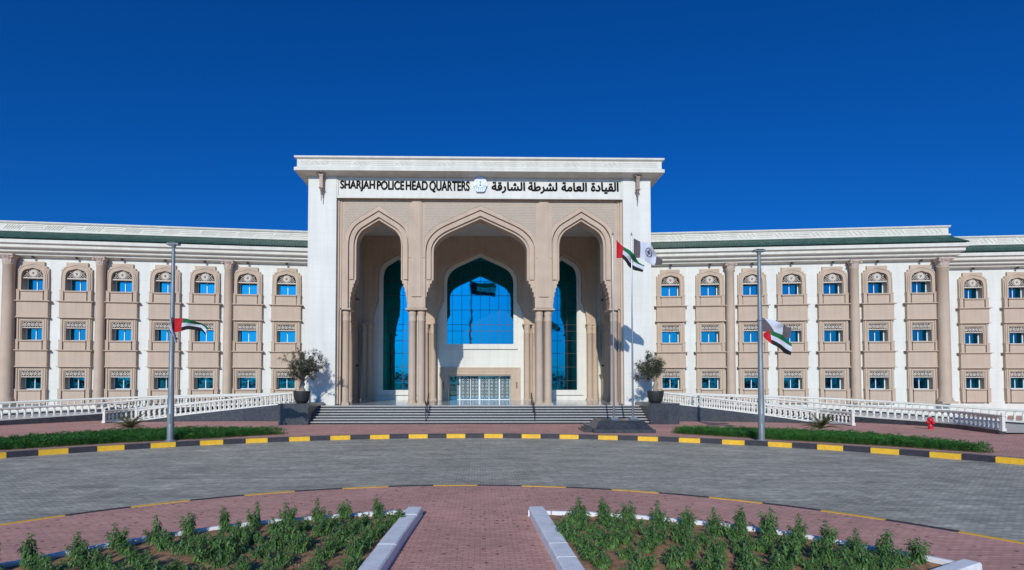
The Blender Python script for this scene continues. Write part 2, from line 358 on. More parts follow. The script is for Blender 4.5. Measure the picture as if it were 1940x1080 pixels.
def disc_ring(mb,cx,cz,r0,r1,y0,y1,n=20,mi=0):
    v=[];f=[]
    for i in range(n):
        a=2*PI*i/n; c,s_=math.cos(a),math.sin(a)
        v+=[(cx+r0*c,y0,cz+r0*s_),(cx+r1*c,y0,cz+r1*s_),(cx+r1*c,y1,cz+r1*s_),(cx+r0*c,y1,cz+r0*s_)]
    for i in range(n):
        j=(i+1)%n
        for k in range(3): f.append((i*4+k,j*4+k,j*4+k+1,i*4+k+1))
        f.append((i*4+3,j*4+3,j*4,i*4))
    mb.add(v,f,mi)
def proto_window(kind):
    arched=kind=='top'; zb={'top':-1.34,'mid':-1.40,'low':-1.72}[kind]
    top=1.92 if arched else 1.39
    b=MB()
    if arched:
        outer=[(-1.21,zb),(1.21,zb),(1.21,1.36),(1.04,1.36),(1.04,1.54),(0.84,1.54),(0.84,top),(-0.84,top),(-0.84,1.54),(-1.04,1.54),(-1.04,1.36),(-1.21,1.36)]
        op=lambda o:arch(0,0.80,-0.5,0.55,1.35,0.28,o)
        plate(b,[outer,op(0)[::-1]],-0.20,0.5)
        plate(b,[op(0.30),op(0.10)[::-1]],-0.27,-0.20)
        plate(b,[op(0.19),op(0.03)[::-1]],-0.32,-0.27)
        plate(b,[op(0.42),op(0.35)[::-1]],-0.24,-0.20)
    else:
        op=lambda o:rect(-0.78-o,0.78+o,-0.5-(o if o>0 else 0)*0,1.08+o)
        plate(b,[rect(-1.21,1.21,zb,top),op(0)[::-1]],-0.20,0.5)
        plate(b,[op(0.36),op(0.22)[::-1]],-0.27,-0.20)
        plate(b,[op(0.17),op(0.06)[::-1]],-0.25,-0.20)
        b.box(-1.25,1.25,-0.26,0,top-0.07,top+0.0)
    # pilasters, sill, apron panel
    for sx in (-1,1):
        b.box(min(sx*0.95,sx*1.22),max(sx*0.95,sx*1.22),-0.36,0,zb,-0.52)
        b.box(min(sx*0.92,sx*1.25),max(sx*0.92,sx*1.25),-0.39,0,-0.52,-0.44)
    b.box(-0.84,0.84,-0.34,0,zb,-0.66)
    b.box(-0.90,0.90,-0.42,0.4,-0.58,-0.495)
    b.box(-0.86,0.86,-0.38,0.3,-0.62,-0.58)
    w=b.mesh('window',M['tan'])
    g=MB(); g.box(-0.80,0.80,0.44,0.46,-0.5,0.62)
    f=MB()
    for x0,x1 in ((-0.78,-0.70),(-0.03,0.03),(0.70,0.78)): f.box(x0,x1,0.38,0.44,-0.5,0.60)
    f.box(-0.70,0.70,0.381,0.44,-0.5,-0.43); f.box(-0.70,0.70,0.381,0.44,0.53,0.60)
    l=MB()
    if arched:
        lim=arch(0,0.80,0.55,0.62,1.33,0.55,0)
        def inside(x,z): 
            return abs(x)<0.78*math.sqrt(max(0,1-((z-0.6)/0.74)**1.7)) if z>0.6 else abs(x)<0.78
        lattice_fill(l,-0.78,0.78,0.62,1.32,-0.12,-0.06,0.21,0.030,inside)
        disc_ring(l,0,0.96,0.10,0.27,-0.17,-0.05); disc_ring(l,0,0.96,0.30,0.335,-0.14,-0.05)
        for k in range(8):
            a=2*PI*k/8+0.2; l.box(math.cos(a)*0.19-0.03,math.cos(a)*0.19+0.03,-0.185,-0.16,0.96+math.sin(a)*0.19-0.03,0.96+math.sin(a)*0.19+0.03)
        l.box(-0.80,0.80,-0.14,0.0,0.52,0.62)
        v,ff=curve_mesh('t',[arch(0,0.80,0.55,0.56,1.35,0.28,0)],0.0,0.04); l.add(v,ff,1)
    else:
        lattice_fill(l,-0.74,0.74,0.60,1.04,-0.10,-0.05,0.20,0.028)
        for q in range(5): disc_ring(l,-0.6+0.3*q,0.82,0.05,0.10,-0.12,-0.05,10)
        plate(l,[rect(-0.78,0.78,0.53,1.08),rect(-0.73,0.73,0.60,1.03)[::-1]],-0.12,0.0)
        l.box(-0.76,0.76,0.005,0.03,0.55,1.07,1)
    return w,g.mesh('glass',M['glass_w']),f.mesh('frame',M['alu']),l.mesh('lattice',[M['lat'],M['latback']])
PW={k:proto_window(k) for k in ('top','mid','low')}
ZW={'top':11.21,'mid':7.04,'low':2.92}
def spandrel(kind):
    b=MB()
    b.box(-1.25,1.25,-0.34,0.1,0.09,1.29)
    for w_,o,z0,z1 in ((1.30,0.40,1.29,1.35),(1.43,0.52,1.35,1.42),(1.30,0.40,0.03,0.09),(1.36,0.45,-0.02,0.03)): b.box(-w_,w_,-o,0.1,z0,z1)
    return b.mesh('spandrel_panel',M['tan_plain'])
SP=spandrel(0)
b=MB(); b.lathe([(0.05,0.16),(0.09,0.15),(0.10,0.0),(0.07,0.0)],0,0,10); b.box(-0.03,0.03,0,0.3,0.05,0.11); DL=b.mesh('downlight',M['dark'])
def col_mesh(r,zt,zcap):
    b=MB(); h=zt
    b.box(-r*1.35,r*1.35,-r*1.35,r*1.35,F0,F0+0.18)
    b.lathe([(r*1.3,F0+0.18),(r*1.32,F0+0.26),(r*1.12,F0+0.34),(r*1.18,F0+0.42),(r*1.02,F0+0.5),(r,F0+0.6),(r*0.99,5),(r*0.95,9),(r*0.90,zcap-0.06),(r*0.98,zcap-0.03),(r*0.98,zcap+0.02),(r*0.9,zcap+0.05)],seg=28)
    return b.mesh('column',M['tan'])
def capital_mesh(r,z0,z1):
    b=MB(); H=z1-z0
    mod=lambda a,z:1+0.10*abs(math.cos(4*a))*math.sin(min(1,max(0,(z-z0)/H))*PI*2.0)**2+0.05*math.cos(16*a)
    n=14
    pr=[(r*(0.93+0.42*(i/n)**2.2),z0+0.05+(H-0.2)*i/n) for i in range(n+1)]
    b.lathe(pr,seg=64,mod=mod)
    q=r*1.28; b.box(-q,q,-q,q,z1-0.15,z1)
    for sx in (-1,1):
        for sy in (-1,1): b.lathe([(0.02,-0.1),(0.10,-0.08),(0.12,0),(0.08,0.08),(0.02,0.1)],sx*q*0.86,sy*q*0.86,10,z0=z1-0.26)
    return b.mesh('capital',M['cap'])
COLN,CAPN=col_mesh(0.375,13,12.9),capital_mesh(0.375,12.9,13.60)
COLB,CAPB=col_mesh(0.47,13,12.8),capital_mesh(0.46,12.8,13.60)
BAYS={-1:[1.88,5.17,8.71,11.94,15.37,18.94,22.3],1:[1.78,5.2,8.83,12.16,15.59,19.26,22.8]}; OBAYS=[29.78,33.55,37.4,41.1]
COLU={-1:(6.69,16.95,23.95),1:(6.87,17.25,24.35)}
CORN=[(0.0,13.50),(0.46,13.58),(0.50,13.62),(0.50,13.76),(0.78,13.80),(0.84,13.86),(0.84,14.02),(1.12,14.08),(1.19,14.14),(1.19,14.34),(1.28,14.38),(1.32,14.42),(1.42,14.44),(1.42,14.72),(1.30,14.74),(0.0,15.3)]
PAR=[(0.05,15.2),(0.05,15.66),(0.14,15.68),(0.14,15.80),(0.02,15.82),(0.02,16.34),(0.10,16.37),(0.16,16.46),(0.16,16.53),(-0.35,16.53),(-0.35,15.2)]
def tiles(path,wt,z0=15.62,z1=14.74,o0=0.0,o1=1.52):
    b=MB()
    n=len(path); nor=[]
    for i in range(n-1):
        dx=path[i+1][0]-path[i][0]; dy=path[i+1][1]-path[i][1]; l=math.hypot(dx,dy); nor.append((dy/l,-dx/l))
    def mit(i,o):
        a=nor[max(i-1,0)]; c=nor[min(i,n-2)]; wa,wb=wt[max(i-1,0)],wt[min(i,n-2)]
        if 0<i<n-1: return (path[i][0]+(a[0]*wa+c[0]*wb)*o,path[i][1]+(a[1]*wa+c[1]*wb)*o)
        w_=wa if i else wb; q=a if i else c
        return (path[i][0]+q[0]*o*w_,path[i][1]+q[1]*o*w_)
    for i in range(n-1):
        A0,B0=mit(i,o0),mit(i+1,o0); A1,B1=mit(i,o1),mit(i+1,o1)
        L=math.hypot(B0[0]-A0[0],B0[1]-A0[1]); N=int(L/0.06/4)*4; V=[]
        for r in range(7):
            t=r/6.0
            for k in range(N+1):
                q=k/N; x0=A0[0]+(B0[0]-A0[0])*q; y0=A0[1]+(B0[1]-A0[1])*q; x1=A1[0]+(B1[0]-A1[0])*q; y1=A1[1]+(B1[1]-A1[1])*q
                z=z0+(z1-z0)*t+0.055*abs(math.sin(k*PI/4+0.4))+ (0.02 if r%2 else 0)
                V.append((x0+(x1-x0)*t,y0+(y1-y0)*t,z+0.05*abs(math.sin(k*PI/4+0.4))))
        F=[(r*(N+1)+k,(r+1)*(N+1)+k,(r+1)*(N+1)+k+1,r*(N+1)+k+1) for r in range(6) for k in range(N)]
        b.add(V,F,0,False)
    return b
def carve(mb,x0,x1,z0,z1,y,first,step):
    """raised ornament on a parapet band, local x / z, front at y"""
    h=z1-z0; c=first
    def bar(xa,za,xb,zb,w):
        dx,dz=xb-xa,zb-za; l=math.hypot(dx,dz); nx,nz=-dz/l*w/2,dx/l*w/2
        v=[(xa-nx,y-0.035,za-nz),(xb-nx,y-0.035,zb-nz),(xb+nx,y-0.035,zb+nz),(xa+nx,y-0.035,za+nz)]
        v+=[(p[0],y+0.02,p[2]) for p in v]
        mb.add(v,[(0,1,2,3),(3,2,6,7),(0,4,5,1),(1,5,6,2),(0,3,7,4)])
    cs=[]
    while c<x1-1.0:
        if c>x0+1.0: cs.append(c)
        c+=step
    for c in cs:
        for k in range(-3,4):
            bar(c+k*0.2-0.18,z0+h*0.1,c+k*0.2+0.18,z1-h*0.1,0.05)
        for k in (-3,-1,1,3): bar(c+k*0.2+0.18,z0+h*0.1,c+k*0.2-0.18,z1-h*0.1,0.03)
    ed=[x0+0.25]+[v for c in cs for v in (c-0.85,c+0.85)]+[x1-0.25]
    for i in range(0,len(ed),2):
        if ed[i+1]-ed[i]>0.3:
            for f in (0.18,0.5,0.82): bar(ed[i],z0+h*f,ed[i+1],z0+h*f,0.05)
for s in (-1,1):
    side='left' if s<0 else 'right'
    for (u0,u1,out,bays) in ((-1.7,25.2,0.0,BAYS[s]),(25.25,48.0,-4.2,OBAYS)):
        ox,oy=W(s,0,out)
        holes=[rect(s*u-1.0,s*u+1.0,ZW[k]-1.0,ZW[k]+(1.3 if k=='top' else 1.2)) for u in bays for k in ZW]
        b=MB(); xa,xb=sorted((s*u0,s*u1))
        plate(b,[rect(xa,xb,-0.3,15.3)]+[h[::-1] for h in holes],0.0,0.55)
        # plinth course
        b.box(xa,xb,-0.06,0.0,0.0,F0+0.10)
        o=b.build('wall',M['white'],hq,(ox,oy-BY,0),-s*AL)
        x0_=[x for x in (u0,u1)]
        if s<0: path=[W(s,u1,out-7),W(s,u1,out),W(s,u0,out)]
        else: path=[W(s,u0,out),W(s,u1,out),W(s,u1,out-7)]
        if out<0: path=[W(s,u1,out),W(s,u0-0.6,out)] if s<0 else [W(s,u0-0.6,out),W(s,u1,out)]
        wt=[1.0] if len(path)==2 else ([0.5,1.0] if s<0 else [1.0,0.5])
        b=MB(); b.sweep(path,CORN,wt=wt); part('cornice',b,M['trim'])
        b=MB(); b.sweep(path,PAR)
        part('parapet',b,M['trim'])
        b=MB(); carve(b,xa,xb,15.84,16.32,-0.03,xa+1.2 if s<0 else xb-1.2-3.1*8,3.1)
        b.build('parapet_ornament',M['trim'],hq,(ox,oy-BY,0),-s*AL)
        part('tiled_eave',tiles(path,wt),M['tile'])
        if out==0.0:   # end return wall
            b=MB(); p0,p1=W(s,u1,-0.55),W(s,u1,-7); p2,p3=W(s,u1-0.5,-7),W(s,u1-0.5,-0.55)
            b.add([(p[0],p[1],z) for z in (0,15.3) for p in (p0,p1,p2,p3)],[(0,1,5,4),(1,2,6,5),(2,3,7,6),(3,0,4,7),(4,5,6,7)]); part('end_wall',b,M['white'])
        # backing mass so that nothing shows through
        b=MB(); p=[W(s,u0,out-0.8),W(s,u1,out-0.8),W(s,u1,out-14),W(s,u0,out-14)]
        b.add([(q[0],q[1],z) for z in (0,15.25) for q in p],[(0,1,5,4),(1,2,6,5),(2,3,7,6),(3,0,4,7),(4,5,6,7)]); part('roof_deck',b,M['trim'])
        for u in bays:
            for k in ('top','mid','low'):
                w,g,f,l=PW[k]
                wo_=partw('window',w,s,u,out,ZW[k]); gg=mk('glass',g,wo_); gg.rotation_euler=(random.uniform(-.006,.006),0,random.uniform(-.008,.008)); mk('frame',f,wo_); mk('lattice',l,wo_)
            for z in (8.44,4.32): partw('spandrel_panel',SP,s,u,out,z)
            partw('downlight',DL,s,u,out+0.34,13.40)
        if out==0.0:
            for u in COLU[s][:2]:
                c=partw('column',COLN,s,u,0.42); mk('capital',CAPN,c)
            c=partw('column',COLB,s,COLU[s][2],0.50); mk('capital',CAPB,c)
# ---------------------------------------------------------------- portal
XI=11.45; XO=13.68; PT=17.84
b=MB()
for s in (-1,1):
    xs=sorted((s*XI,s*XO)); b.box(xs[0],xs[1],46.0,47.4,F0-1.3,19.75)
    xs=sorted((s*12.35,s*XO)); b.box(xs[0],xs[1],47.4,60.6,17.96,19.75); b.box(xs[0],xs[1],58.4,60.6,-0.1,17.95); b.box(xs[0],xs[1],47.4,58.4,-0.1,F0-0.02)
b.box(-XI,XI,46.14,47.4,PT,19.75)
b.box(-12.95,12.95,47.4,60.6,18.3,19.75)
part('wall',b,M['white'])
b=MB()   # frieze border
for x0,x1,z0,z1 in ((-XI,XI,PT-0.12,PT+0.02),(-XI+0.0,-XI+0.14,PT+0.02,19.4),(XI-0.14,XI,PT+0.02,19.4)): b.box(x0,x1,46.05,46.14,z0,z1)
part('frieze_border',b,M['trim'])
PP=[(-XO,60.6),(-XO,46.0),(XO,46.0),(XO,60.6)]
b=MB(); b.sweep(PP,[(-0.5,19.5),(0.0,19.42),(0.25,19.48),(0.60,19.56),(0.88,19.60),(0.88,19.84),(0.74,19.92),(0.70,19.97),(0.70,20.52),(0.78,20.56),(0.88,20.62),(0.88,20.75),(-0.6,20.78)]); part('cornice',b,M['trim'])
b=MB(); carve(b,-14.3,14.3,20.02,20.47,45.31,-12.6,3.3); part('cornice_ornament',b,M['trim'])
b=MB(); b.box(-13.1,13.1,46.6,60.6,19.76,20.6); part('roof_deck',b,M['trim'])
CS=[(0.50,8.94),(0.50,9.35),(0.46,9.55),(0.46,9.9),(0.40,9.95),(0.40,10.28),(0.31,10.34),(0.31,10.62),(0.21,10.68),(0.21,10.95),(0.10,11.0),(0.10,11.22),(0.0,11.26)]
CC=[(x*1.35,z) for x,z in CS]
def arcade(yf,yb,XE,side_c,side_hw,raised=True):
    b=MB()
    ops=[lambda o,c=-side_c:arch(c,side_hw,8.94,14.0,16.12,0.62,o,CS if o==0 else None),
         lambda o:arch(0,3.78,8.94,13.6,16.27,0.4516,o,CC if o==0 else None),
         lambda o,c=side_c:arch(c,side_hw,8.94,14.0,16.12,0.62,o,CS if o==0 else None)]
    # one outline: the arches are open at the foot
    out=[(-XE,8.94)]
    for f in ops: out+=f(0)[::-1] if False else list(reversed(f(0)))
    out+=[(XE,8.94),(XE,PT+0.1),(-XE,PT+0.1)]
    plate(b,[out],yf,yb)
    return b,ops
b,ops=arcade(46.76,47.9,XI,8.19,1.80)
def openarch(f,o,zb):   # arch outline with offset, foot at zb
    L=f(o); L[0]=(L[0][0],zb); L[-1]=(L[-1][0],zb); return L
# moulded bands following the arches
for f in ops:
    plate(b,[openarch(f,0.54,11.3)+openarch(f,0.20,11.3)[::-1]],46.54,46.76)
    plate(b,[openarch(f,0.09,11.3)+openarch(f,0.0,11.3)[::-1]],46.66,46.76)
# raised field outside the arch band
fld=[(-XI+0.02,9.0),(-XI+0.02,PT)]
fld=[(-XI,8.96)]
for c,f in zip((-8.19,0,8.19),ops): fld+=list(reversed(openarch(f,0.63,8.96)))
# keep neighbouring piers from crossing: clamp the foot of the field to the pier
fld+=[(XI,8.96),(XI,PT),(-XI,PT)]
plate(b,[fld],46.50,46.76)
for x in (-5.12,5.12):
    b.box(x-0.34,x+0.34,46.38,46.50,9.9,PT); b.box(x-0.44,x-0.34,46.44,46.50,9.9,PT); b.box(x+0.34,x+0.44,46.44,46.50,9.9,PT)
    b.box(x-0.62,x+0.62,46.40,46.50,8.98,9.12)
for s in (-1,1):
    for a,c_,y in ((XI-0.16,XI,46.36),(XI-0.34,XI-0.22,46.42)):
        xs=sorted((s*a,s*c_)); b.box(xs[0],xs[1],y,46.50,1.3,PT)
# thin line across the piers
for x in (-5.12,5.12):
    for q in (-0.55,0.55): b.box(x+q-0.11,x+q+0.11,46.45,46.50,13.05,13.11)
# impost blocks and abaci
def imposts(b,yf,yb,xs,z=8.94):
    for x0,x1 in xs: b.box(x0,x1,yf,yb,z-0.10,z+0.015)
for c,hw in ((-8.19,1.80),(0,3.78),(8.19,1.80)):   # stepped corbel faces below the mouldings
    pass
imposts(b,46.42,48.0,((-5.98,-4.28),(4.28,5.98),(-XI,-10.35),(10.35,XI)))
part('arcade',b,M['tan'])
b=MB()   # carved spandrels between mouldings
def spandrel_panel(c,hw,ap,m,x0,x1,yf):
    L=[(x,z) for x,z in arch(c,hw,8.94,14.0 if hw<3 else 13.6,ap,m,0.95) if z>14.2]
    right=sorted([p for p in L if p[0]>c],key=lambda p:p[1]); left=sorted([p for p in L if p[0]<c],key=lambda p:p[1])
    apx=(c,max(z for _,z in L))
    poly=[(x1,right[0][1])]+[(min(p[0],x1),p[1]) for p in right]+[apx]+[(max(p[0],x0),p[1]) for p in left[::-1]]+[(x0,left[0][1]),(x0,PT-0.25),(x1,PT-0.25)]
    plate(b,[poly],yf,46.50)
spandrel_panel(-8.19,1.80,16.12,0.62,-10.95,-5.75,46.475); spandrel_panel(0,3.78,16.27,0.4516,-4.5,4.5,46.475); spandrel_panel(8.19,1.80,16.12,0.62,5.75,10.95,46.475)
part('carved_spandrel',b,M['tan_lattice'])
def pcol():
    b=MB(); r=0.30
    b.box(-0.36,0.36,-0.36,0.36,F0,F0+0.10)
    b.lathe([(r*1.15,F0+0.10),(r*1.18,F0+0.2),(r*1.02,F0+0.28),(r,F0+0.34),(r*0.98,7.95),(r*1.06,7.98),(r*1.06,8.06),(r*0.97,8.09),(r*1.0,8.45),(r*1.12,8.62),(r*1.12,8.70),(r*1.05,8.72),(r*1.18,8.84)],seg=28)
    return b.mesh('column',M['tan'])
PC=pcol()
for x in (-5.50,-4.78,4.78,5.50,-10.86,10.86):
    for y in ((46.98,47.62) if abs(x)<10 else (46.98,)): mk('column',PC,hq,(x,y-BY,0))
b=MB()
for s in (-1,1):
    xs=sorted((s*11.15,s*XI)); b.box(xs[0],xs[1],46.62,47.4,F0,8.84)
part('pilaster',b,M['tan'])
# inner arcade against the back wall
YB=58.9
b,ops2=arcade(YB,YB+0.42,11.85,8.40,1.98)
for f in ops2:
    plate(b,[openarch(f,0.24,11.3)+openarch(f,0.05,11.3)[::-1]],YB-0.08,YB)
    plate(b,[openarch(f,0.62,11.3)+openarch(f,0.48,11.3)[::-1]] ,YB-0.05,YB)
imposts(b,YB-0.62,YB+0.3,((-5.98,-4.28),(4.28,5.98),(-11.95,-10.75),(10.75,11.95)),8.94)
part('inner_arcade',b,M['tan'])
for x in (-5.52,-4.74,4.74,5.52,-11.10,11.10,-11.66,11.66): mk('column',PC,hq,(x,YB-0.25-BY,0))
b=MB()
for x0,x1 in ((-5.9,-4.45),(4.45,5.9),(-11.85,-10.9),(10.9,11.85)): b.box(x0,x1,YB+0.02,YB+0.44,F0,8.84)
part('pilaster',b,M['tan'])
# back wall with glazing openings
gC=lambda o:[(-3.40-o,6.95-o),(3.40+o,6.95-o)]+arch(0,3.40+o,6.95,13.2,15.92+o,0.4516)[1:-1]
def gS(c,o): return [(c-1.50-o,2.25-o),(c+1.50+o,2.25-o)]+arch(c,1.50+o,2.25,13.6,15.62+o,0.62)[1:-1]
doorh=rect(-3.18,3.10,F0-0.5,3.72)
b=MB(); plate(b,[rect(-12.95,12.95,F0-0.6,18.3),gC(0)[::-1],gS(-8.42,0)[::-1],gS(8.42,0)[::-1],doorh[::-1]],YB+0.46,YB+0.9)
plate(b,[gC(0.34),gC(0.02)[::-1]],YB+0.34,YB+0.46); plate(b,[gC(0.42),gC(0.30)[::-1]],YB+0.38,YB+0.46)
for c in (-8.42,8.42): plate(b,[gS(c,0.42),gS(c,0.02)[::-1]],YB+0.34,YB+0.46)
b.box(-3.8,3.8,YB+0.26,YB+0.46,6.42,6.60)
for c in (-8.42,8.42): b.box(c-2.1,c+2.1,YB+0.26,YB+0.46,1.74,1.84)
part('back_wall',b,M['white'])
def bigwin(loop,xs,zs,x0,x1,z0,z1,top,nm='window'):
    g=MB(); plate(g,[loop],YB+0.62,YB+0.66); o=part(nm,g,M['glass'])
    f=MB()
    for x in xs: f.box(x-0.022,x+0.022,YB+0.60,YB+0.62,z0,top(x))
    for z in zs: f.box(x0,x1,YB+0.603,YB+0.62,z-0.022,z+0.022)
    ff=f.build('frame',M['dark'],o)
    return o
bigwin(gC(0.05),[-2.85+0.95*i for i in range(7)],[8.3,8.95,10.45,11.95,13.4],-3.4,3.4,6.95,16,lambda x:15.85-0.45*abs(x))
for c in (-8.42,8.42):
    bigwin(gS(c,0.05),[c-0.5,c+0.5],[3.2,4.6,6.0,7.3,8.3,8.95,10.45,11.95,13.4],c-1.5,c+1.5,2.25,15,lambda x:14.9)
# door surround and doors
b=MB()
for o0,o1,y in ((0.98,0.80,YB+0.20),(0.80,0.45,YB+0.26),(0.45,0.12,YB+0.20),(0.12,0.0,YB+0.28)):
    a=[(-3.18-o0,F0),(-3.18-o0,3.72+o0*0.85),(3.10+o0,3.72+o0*0.85),(3.10+o0,F0),(3.10+o1,F0),(3.10+o1,3.72+o1*0.85),(-3.18-o1,3.72+o1*0.85),(-3.18-o1,F0)]
    plate(b,[a[::-1]],y,YB+0.9)
for s,x in ((-1,-3.75),(1,3.72)):
    for k in range(3):
        q=0.14
        for dz in (-0.22,0,0.22):
            b.add([(x-q/2,YB+0.18,2.75+dz),(x,YB+0.18,2.75+dz-0.1),(x+q/2,YB+0.18,2.75+dz),(x,YB+0.18,2.75+dz+0.1)],[(0,1,2,3)])
for (z,y) in ((3.98,0.22),(4.12,0.22)): b.box(-3.6,3.5,YB+y,YB+0.3,z,z+0.04)
part('door_surround',b,M['tan'])
dg=MB(); dg.box(-3.18,3.10,YB+1.18,YB+1.22,F0,3.75); door=part('entrance_door',dg,M['glass_d'])
f=MB()
for x,w in ((-2.12,0.07),(-1.0,0.03),(-0.08,0.09),(0.90,0.03),(1.98,0.07),(-3.15,0.03),(3.07,0.03)): f.box(x-w,x+w,YB+1.08,YB+1.18,F0,3.72)
f.box(-3.1,3.0,YB+1.085,YB+1.18,F0,F0+0.06); f.box(-3.1,3.0,YB+1.085,YB+1.18,3.64,3.72); f.build('frame',M['alu'],door)
l=MB()
for (x0,x1) in ((-2.5,-2.2),(-2.04,-1.04),(-0.96,-0.18),(0.02,0.86),(0.94,1.90),(2.06,3.02)):
    lattice_fill(l,x0,x1,F0+0.08,3.5,YB+1.10,YB+1.14,0.21,0.02)
    z=F0+0.35
    k=0
    while z<3.4:
        nx=max(1,round((x1-x0)/0.45))
        for q in range(nx):
            disc_ring(l,x0+(x1-x0)*(q+0.5)/nx,z,0.07,0.115,YB+1.09,YB+1.13,8)
        z+=0.36
l.build('lattice',M['door_lat'],door)
b=MB()
for s in (-1,1):
    xs=sorted((s*3.18 if s<0 else 3.10,s*3.5)); b.box(xs[0],xs[1],YB+0.9,YB+1.3,F0,3.9)
b.box(-3.5,3.5,YB+0.9,YB+1.6,3.72,4.0); b.box(-3.6,3.6,YB+1.6,YB+1.7,F0,4.0); part('door_reveal',b,M['tan'])
# ceiling, floor, inner side walls
b=MB(); b.box(-12.95,12.95,47.9,YB+0.46,17.95,18.3); b.box(-XI,XI,47.4,47.9,PT+0.1,18.3); part('ceiling',b,M['ceiling'])
b=MB(); b.box(-12.95,12.95,44.92,YB+1.7,F0-0.3,F0); part('floor',b,M['floor'])
for s in (-1,1):
    L=11.0; c=4.45 if s<0 else L-4.45     # open arch on each flank; local x runs along the depth of the porch
    out_=[(0,8.94)]+list(reversed(arch(c,3.45,8.94,13.2,16.0,0.45,0,CC)))+[(L,8.94),(L,17.95),(0,17.95)]
    X=s*12.35; rot=R(90) if s<0 else R(-90); org=(X,47.4 if s<0 else 47.4+L,0)
    b=MB(); plate(b,[out_],0.0,0.85)
    a1=arch(c,3.45,8.94,13.2,16.0,0.45,0.62,CC); a0=arch(c,3.45,8.94,13.2,16.0,0.45,0.4,CC)
    for q in (a1,a0): q[0]=(q[0][0],11.3); q[-1]=(q[-1][0],11.3)
    plate(b,[a1+a0[::-1]],-0.07,0.0)
    part('side_wall',b,M['tan_plain'],org,rot)
    b=MB(); plate(b,[out_],0.85,1.33); part('side_wall',b,M['white'],org,rot)
    for x,y in ((12.62,56.30),(13.36,56.30),(12.62,57.0),(12.72,47.75),(13.36,47.75)): mk('column',PC,hq,(s*x,y-BY,0))
    b=MB(); xs=sorted((s*12.25,s*13.7)); b.box(xs[0],xs[1],55.88,58.3,8.84,8.95); xs=sorted((s*12.36,s*13.6)); b.box(xs[0],xs[1],57.4,58.4,F0,8.84)
    part('impost_block',b,M['tan'])
    b=MB(); b.lathe([(0.03,0),(0.12,0.03),(0.14,0.12),(0.05,0.2)],0,0,10); part('wall_lamp',b,M['dark'],(s*12.25,57.9,4.6))
    part('wall_lamp',b,M['dark'],(s*12.25,57.9,11.2))
# lettering
def text_part(chars,x0,x1,z0,z1,name='lettering',off=0.0,y=46.14,dep=0.05,bold=1.0):
    c=bpy.data.curves.new('t','FONT'); c.body=chars; c.offset=off; c.extrude=0.5
    o=bpy.data.objects.new('t',c); me=bpy.data.meshes.new_from_object(o)
    xs=[v.co.x for v in me.vertices]; ys=[v.co.y for v in me.vertices]
    ax,bx,ay,by=min(xs),max(xs),min(ys),max(ys)
    vs_=[(x0+(v.co.x-ax)/(bx-ax)*(x1-x0), y-(dep if v.co.z>0 else -0.01), z0+(v.co.y-ay)/(by-ay)*(z1-z0)) for v in me.vertices]
    fs=[tuple(p.vertices) for p in me.polygons]
    bpy.data.objects.remove(o); bpy.data.curves.remove(c); bpy.data.meshes.remove(me)
    m=MB()
    for i,(dx,dz) in enumerate(((0,0),(0.035,0),(-0.035,0),(0,0.03),(0,-0.03),(0.025,0.02),(-0.025,-0.02))): m.add([(x+dx*bold,yy-0.002*i,z+dz*bold) for x,yy,z in vs_],fs)
    return part(name,m,M['letter'])
def PX(px): return (px-910)*46.1/1100
def PZ(py): return 3+(725-py)*46.1/1100+0.10*((725-py)/390)
for w,a,b_,y0,y1 in (('SHARJAH',643.5,708.5,362.5,342),('POLICE',713,764,359.5,342.5),('HEAD',768,809,359.5,342.5),('QUARTERS',813,889,364,342)):
    text_part(w,PX(a),PX(b_),PZ(y0)+0.02,PZ(y1)-0.02,bold=0.75)
AR=[([0xFE8D,0xFEDF,0xFED8,0xFEF4,0xFE8E,0xFEA9,0xFE93],1123,1175,364,343),([0xFE8D,0xFEDF,0xFECC,0xFE8E,0xFEE3,0xFE94],1066,1114,360,343.5),
    ([0xFEDF,0xFEB8,0xFEAE,0xFEC3,0xFE94],1002,1057,364.5,343.5),([0xFE8D,0xFEDF,0xFEB8,0xFE8E,0xFEAD,0xFED7,0xFE94],932,995,364,343.5)]
for cs,a,b_,y0,y1 in AR: text_part(''.join(chr(c) for c in reversed(cs)),PX(a),PX(b_),PZ(y0),PZ(y1),name='arabic_lettering',bold=1.0)
# badge
b=MB(); cx,cz=PX(910),PZ(349.5)
def disc(mb,cx,cz,rx,rz,y0,y1,n=32,mi=0,shape=None):
    L=[(cx+rx*math.cos(2*PI*i/n)*(shape(2*PI*i/n) if shape else 1),cz+rz*math.sin(2*PI*i/n)*(shape(2*PI*i/n) if shape else 1)) for i in range(n)]
    plate(mb,[L],y0,y1,mi)
sil=[(-0.26,-0.58),(0.26,-0.58),(0.36,-0.5),(0.50,-0.12),(0.56,-0.05),(0.52,0.08),(0.46,0.34),(0.3,0.54),(0.12,0.62),(-0.12,0.62),(-0.3,0.54),(-0.46,0.34),(-0.52,0.08),(-0.56,-0.05),(-0.50,-0.12),(-0.36,-0.5)]
plate(b,[[(cx+x,cz+z) for x,z in sil]],45.92,46.13)
disc_ring(b,cx,cz+0.12,0.34,0.40,45.88,45.93,28); 
for k in range(7):
    a=R(205+k*21.5); b.tube([(cx+0.40*math.cos(a),45.90,cz+0.08+0.38*math.sin(a)),(cx+0.50*math.cos(a)*1.0,45.90,cz+0.02+0.55*math.sin(a))],[0.05,0.02],6)
disc(b,cx,cz+0.22,0.07,0.07,45.88,45.93,10,1); b.box(cx-0.025,cx+0.025,45.885,45.93,cz-0.1,cz+0.16,1); disc(b,cx,cz-0.06,0.09,0.06,45.88,45.93,10,1)
for s in (-1,1): b.tube([(cx+s*0.10,45.90,cz-0.28),(cx+s*0.24,45.90,cz-0.12),(cx+s*0.30,45.90,cz+0.08)],[0.02,0.025,0.01],5,1)
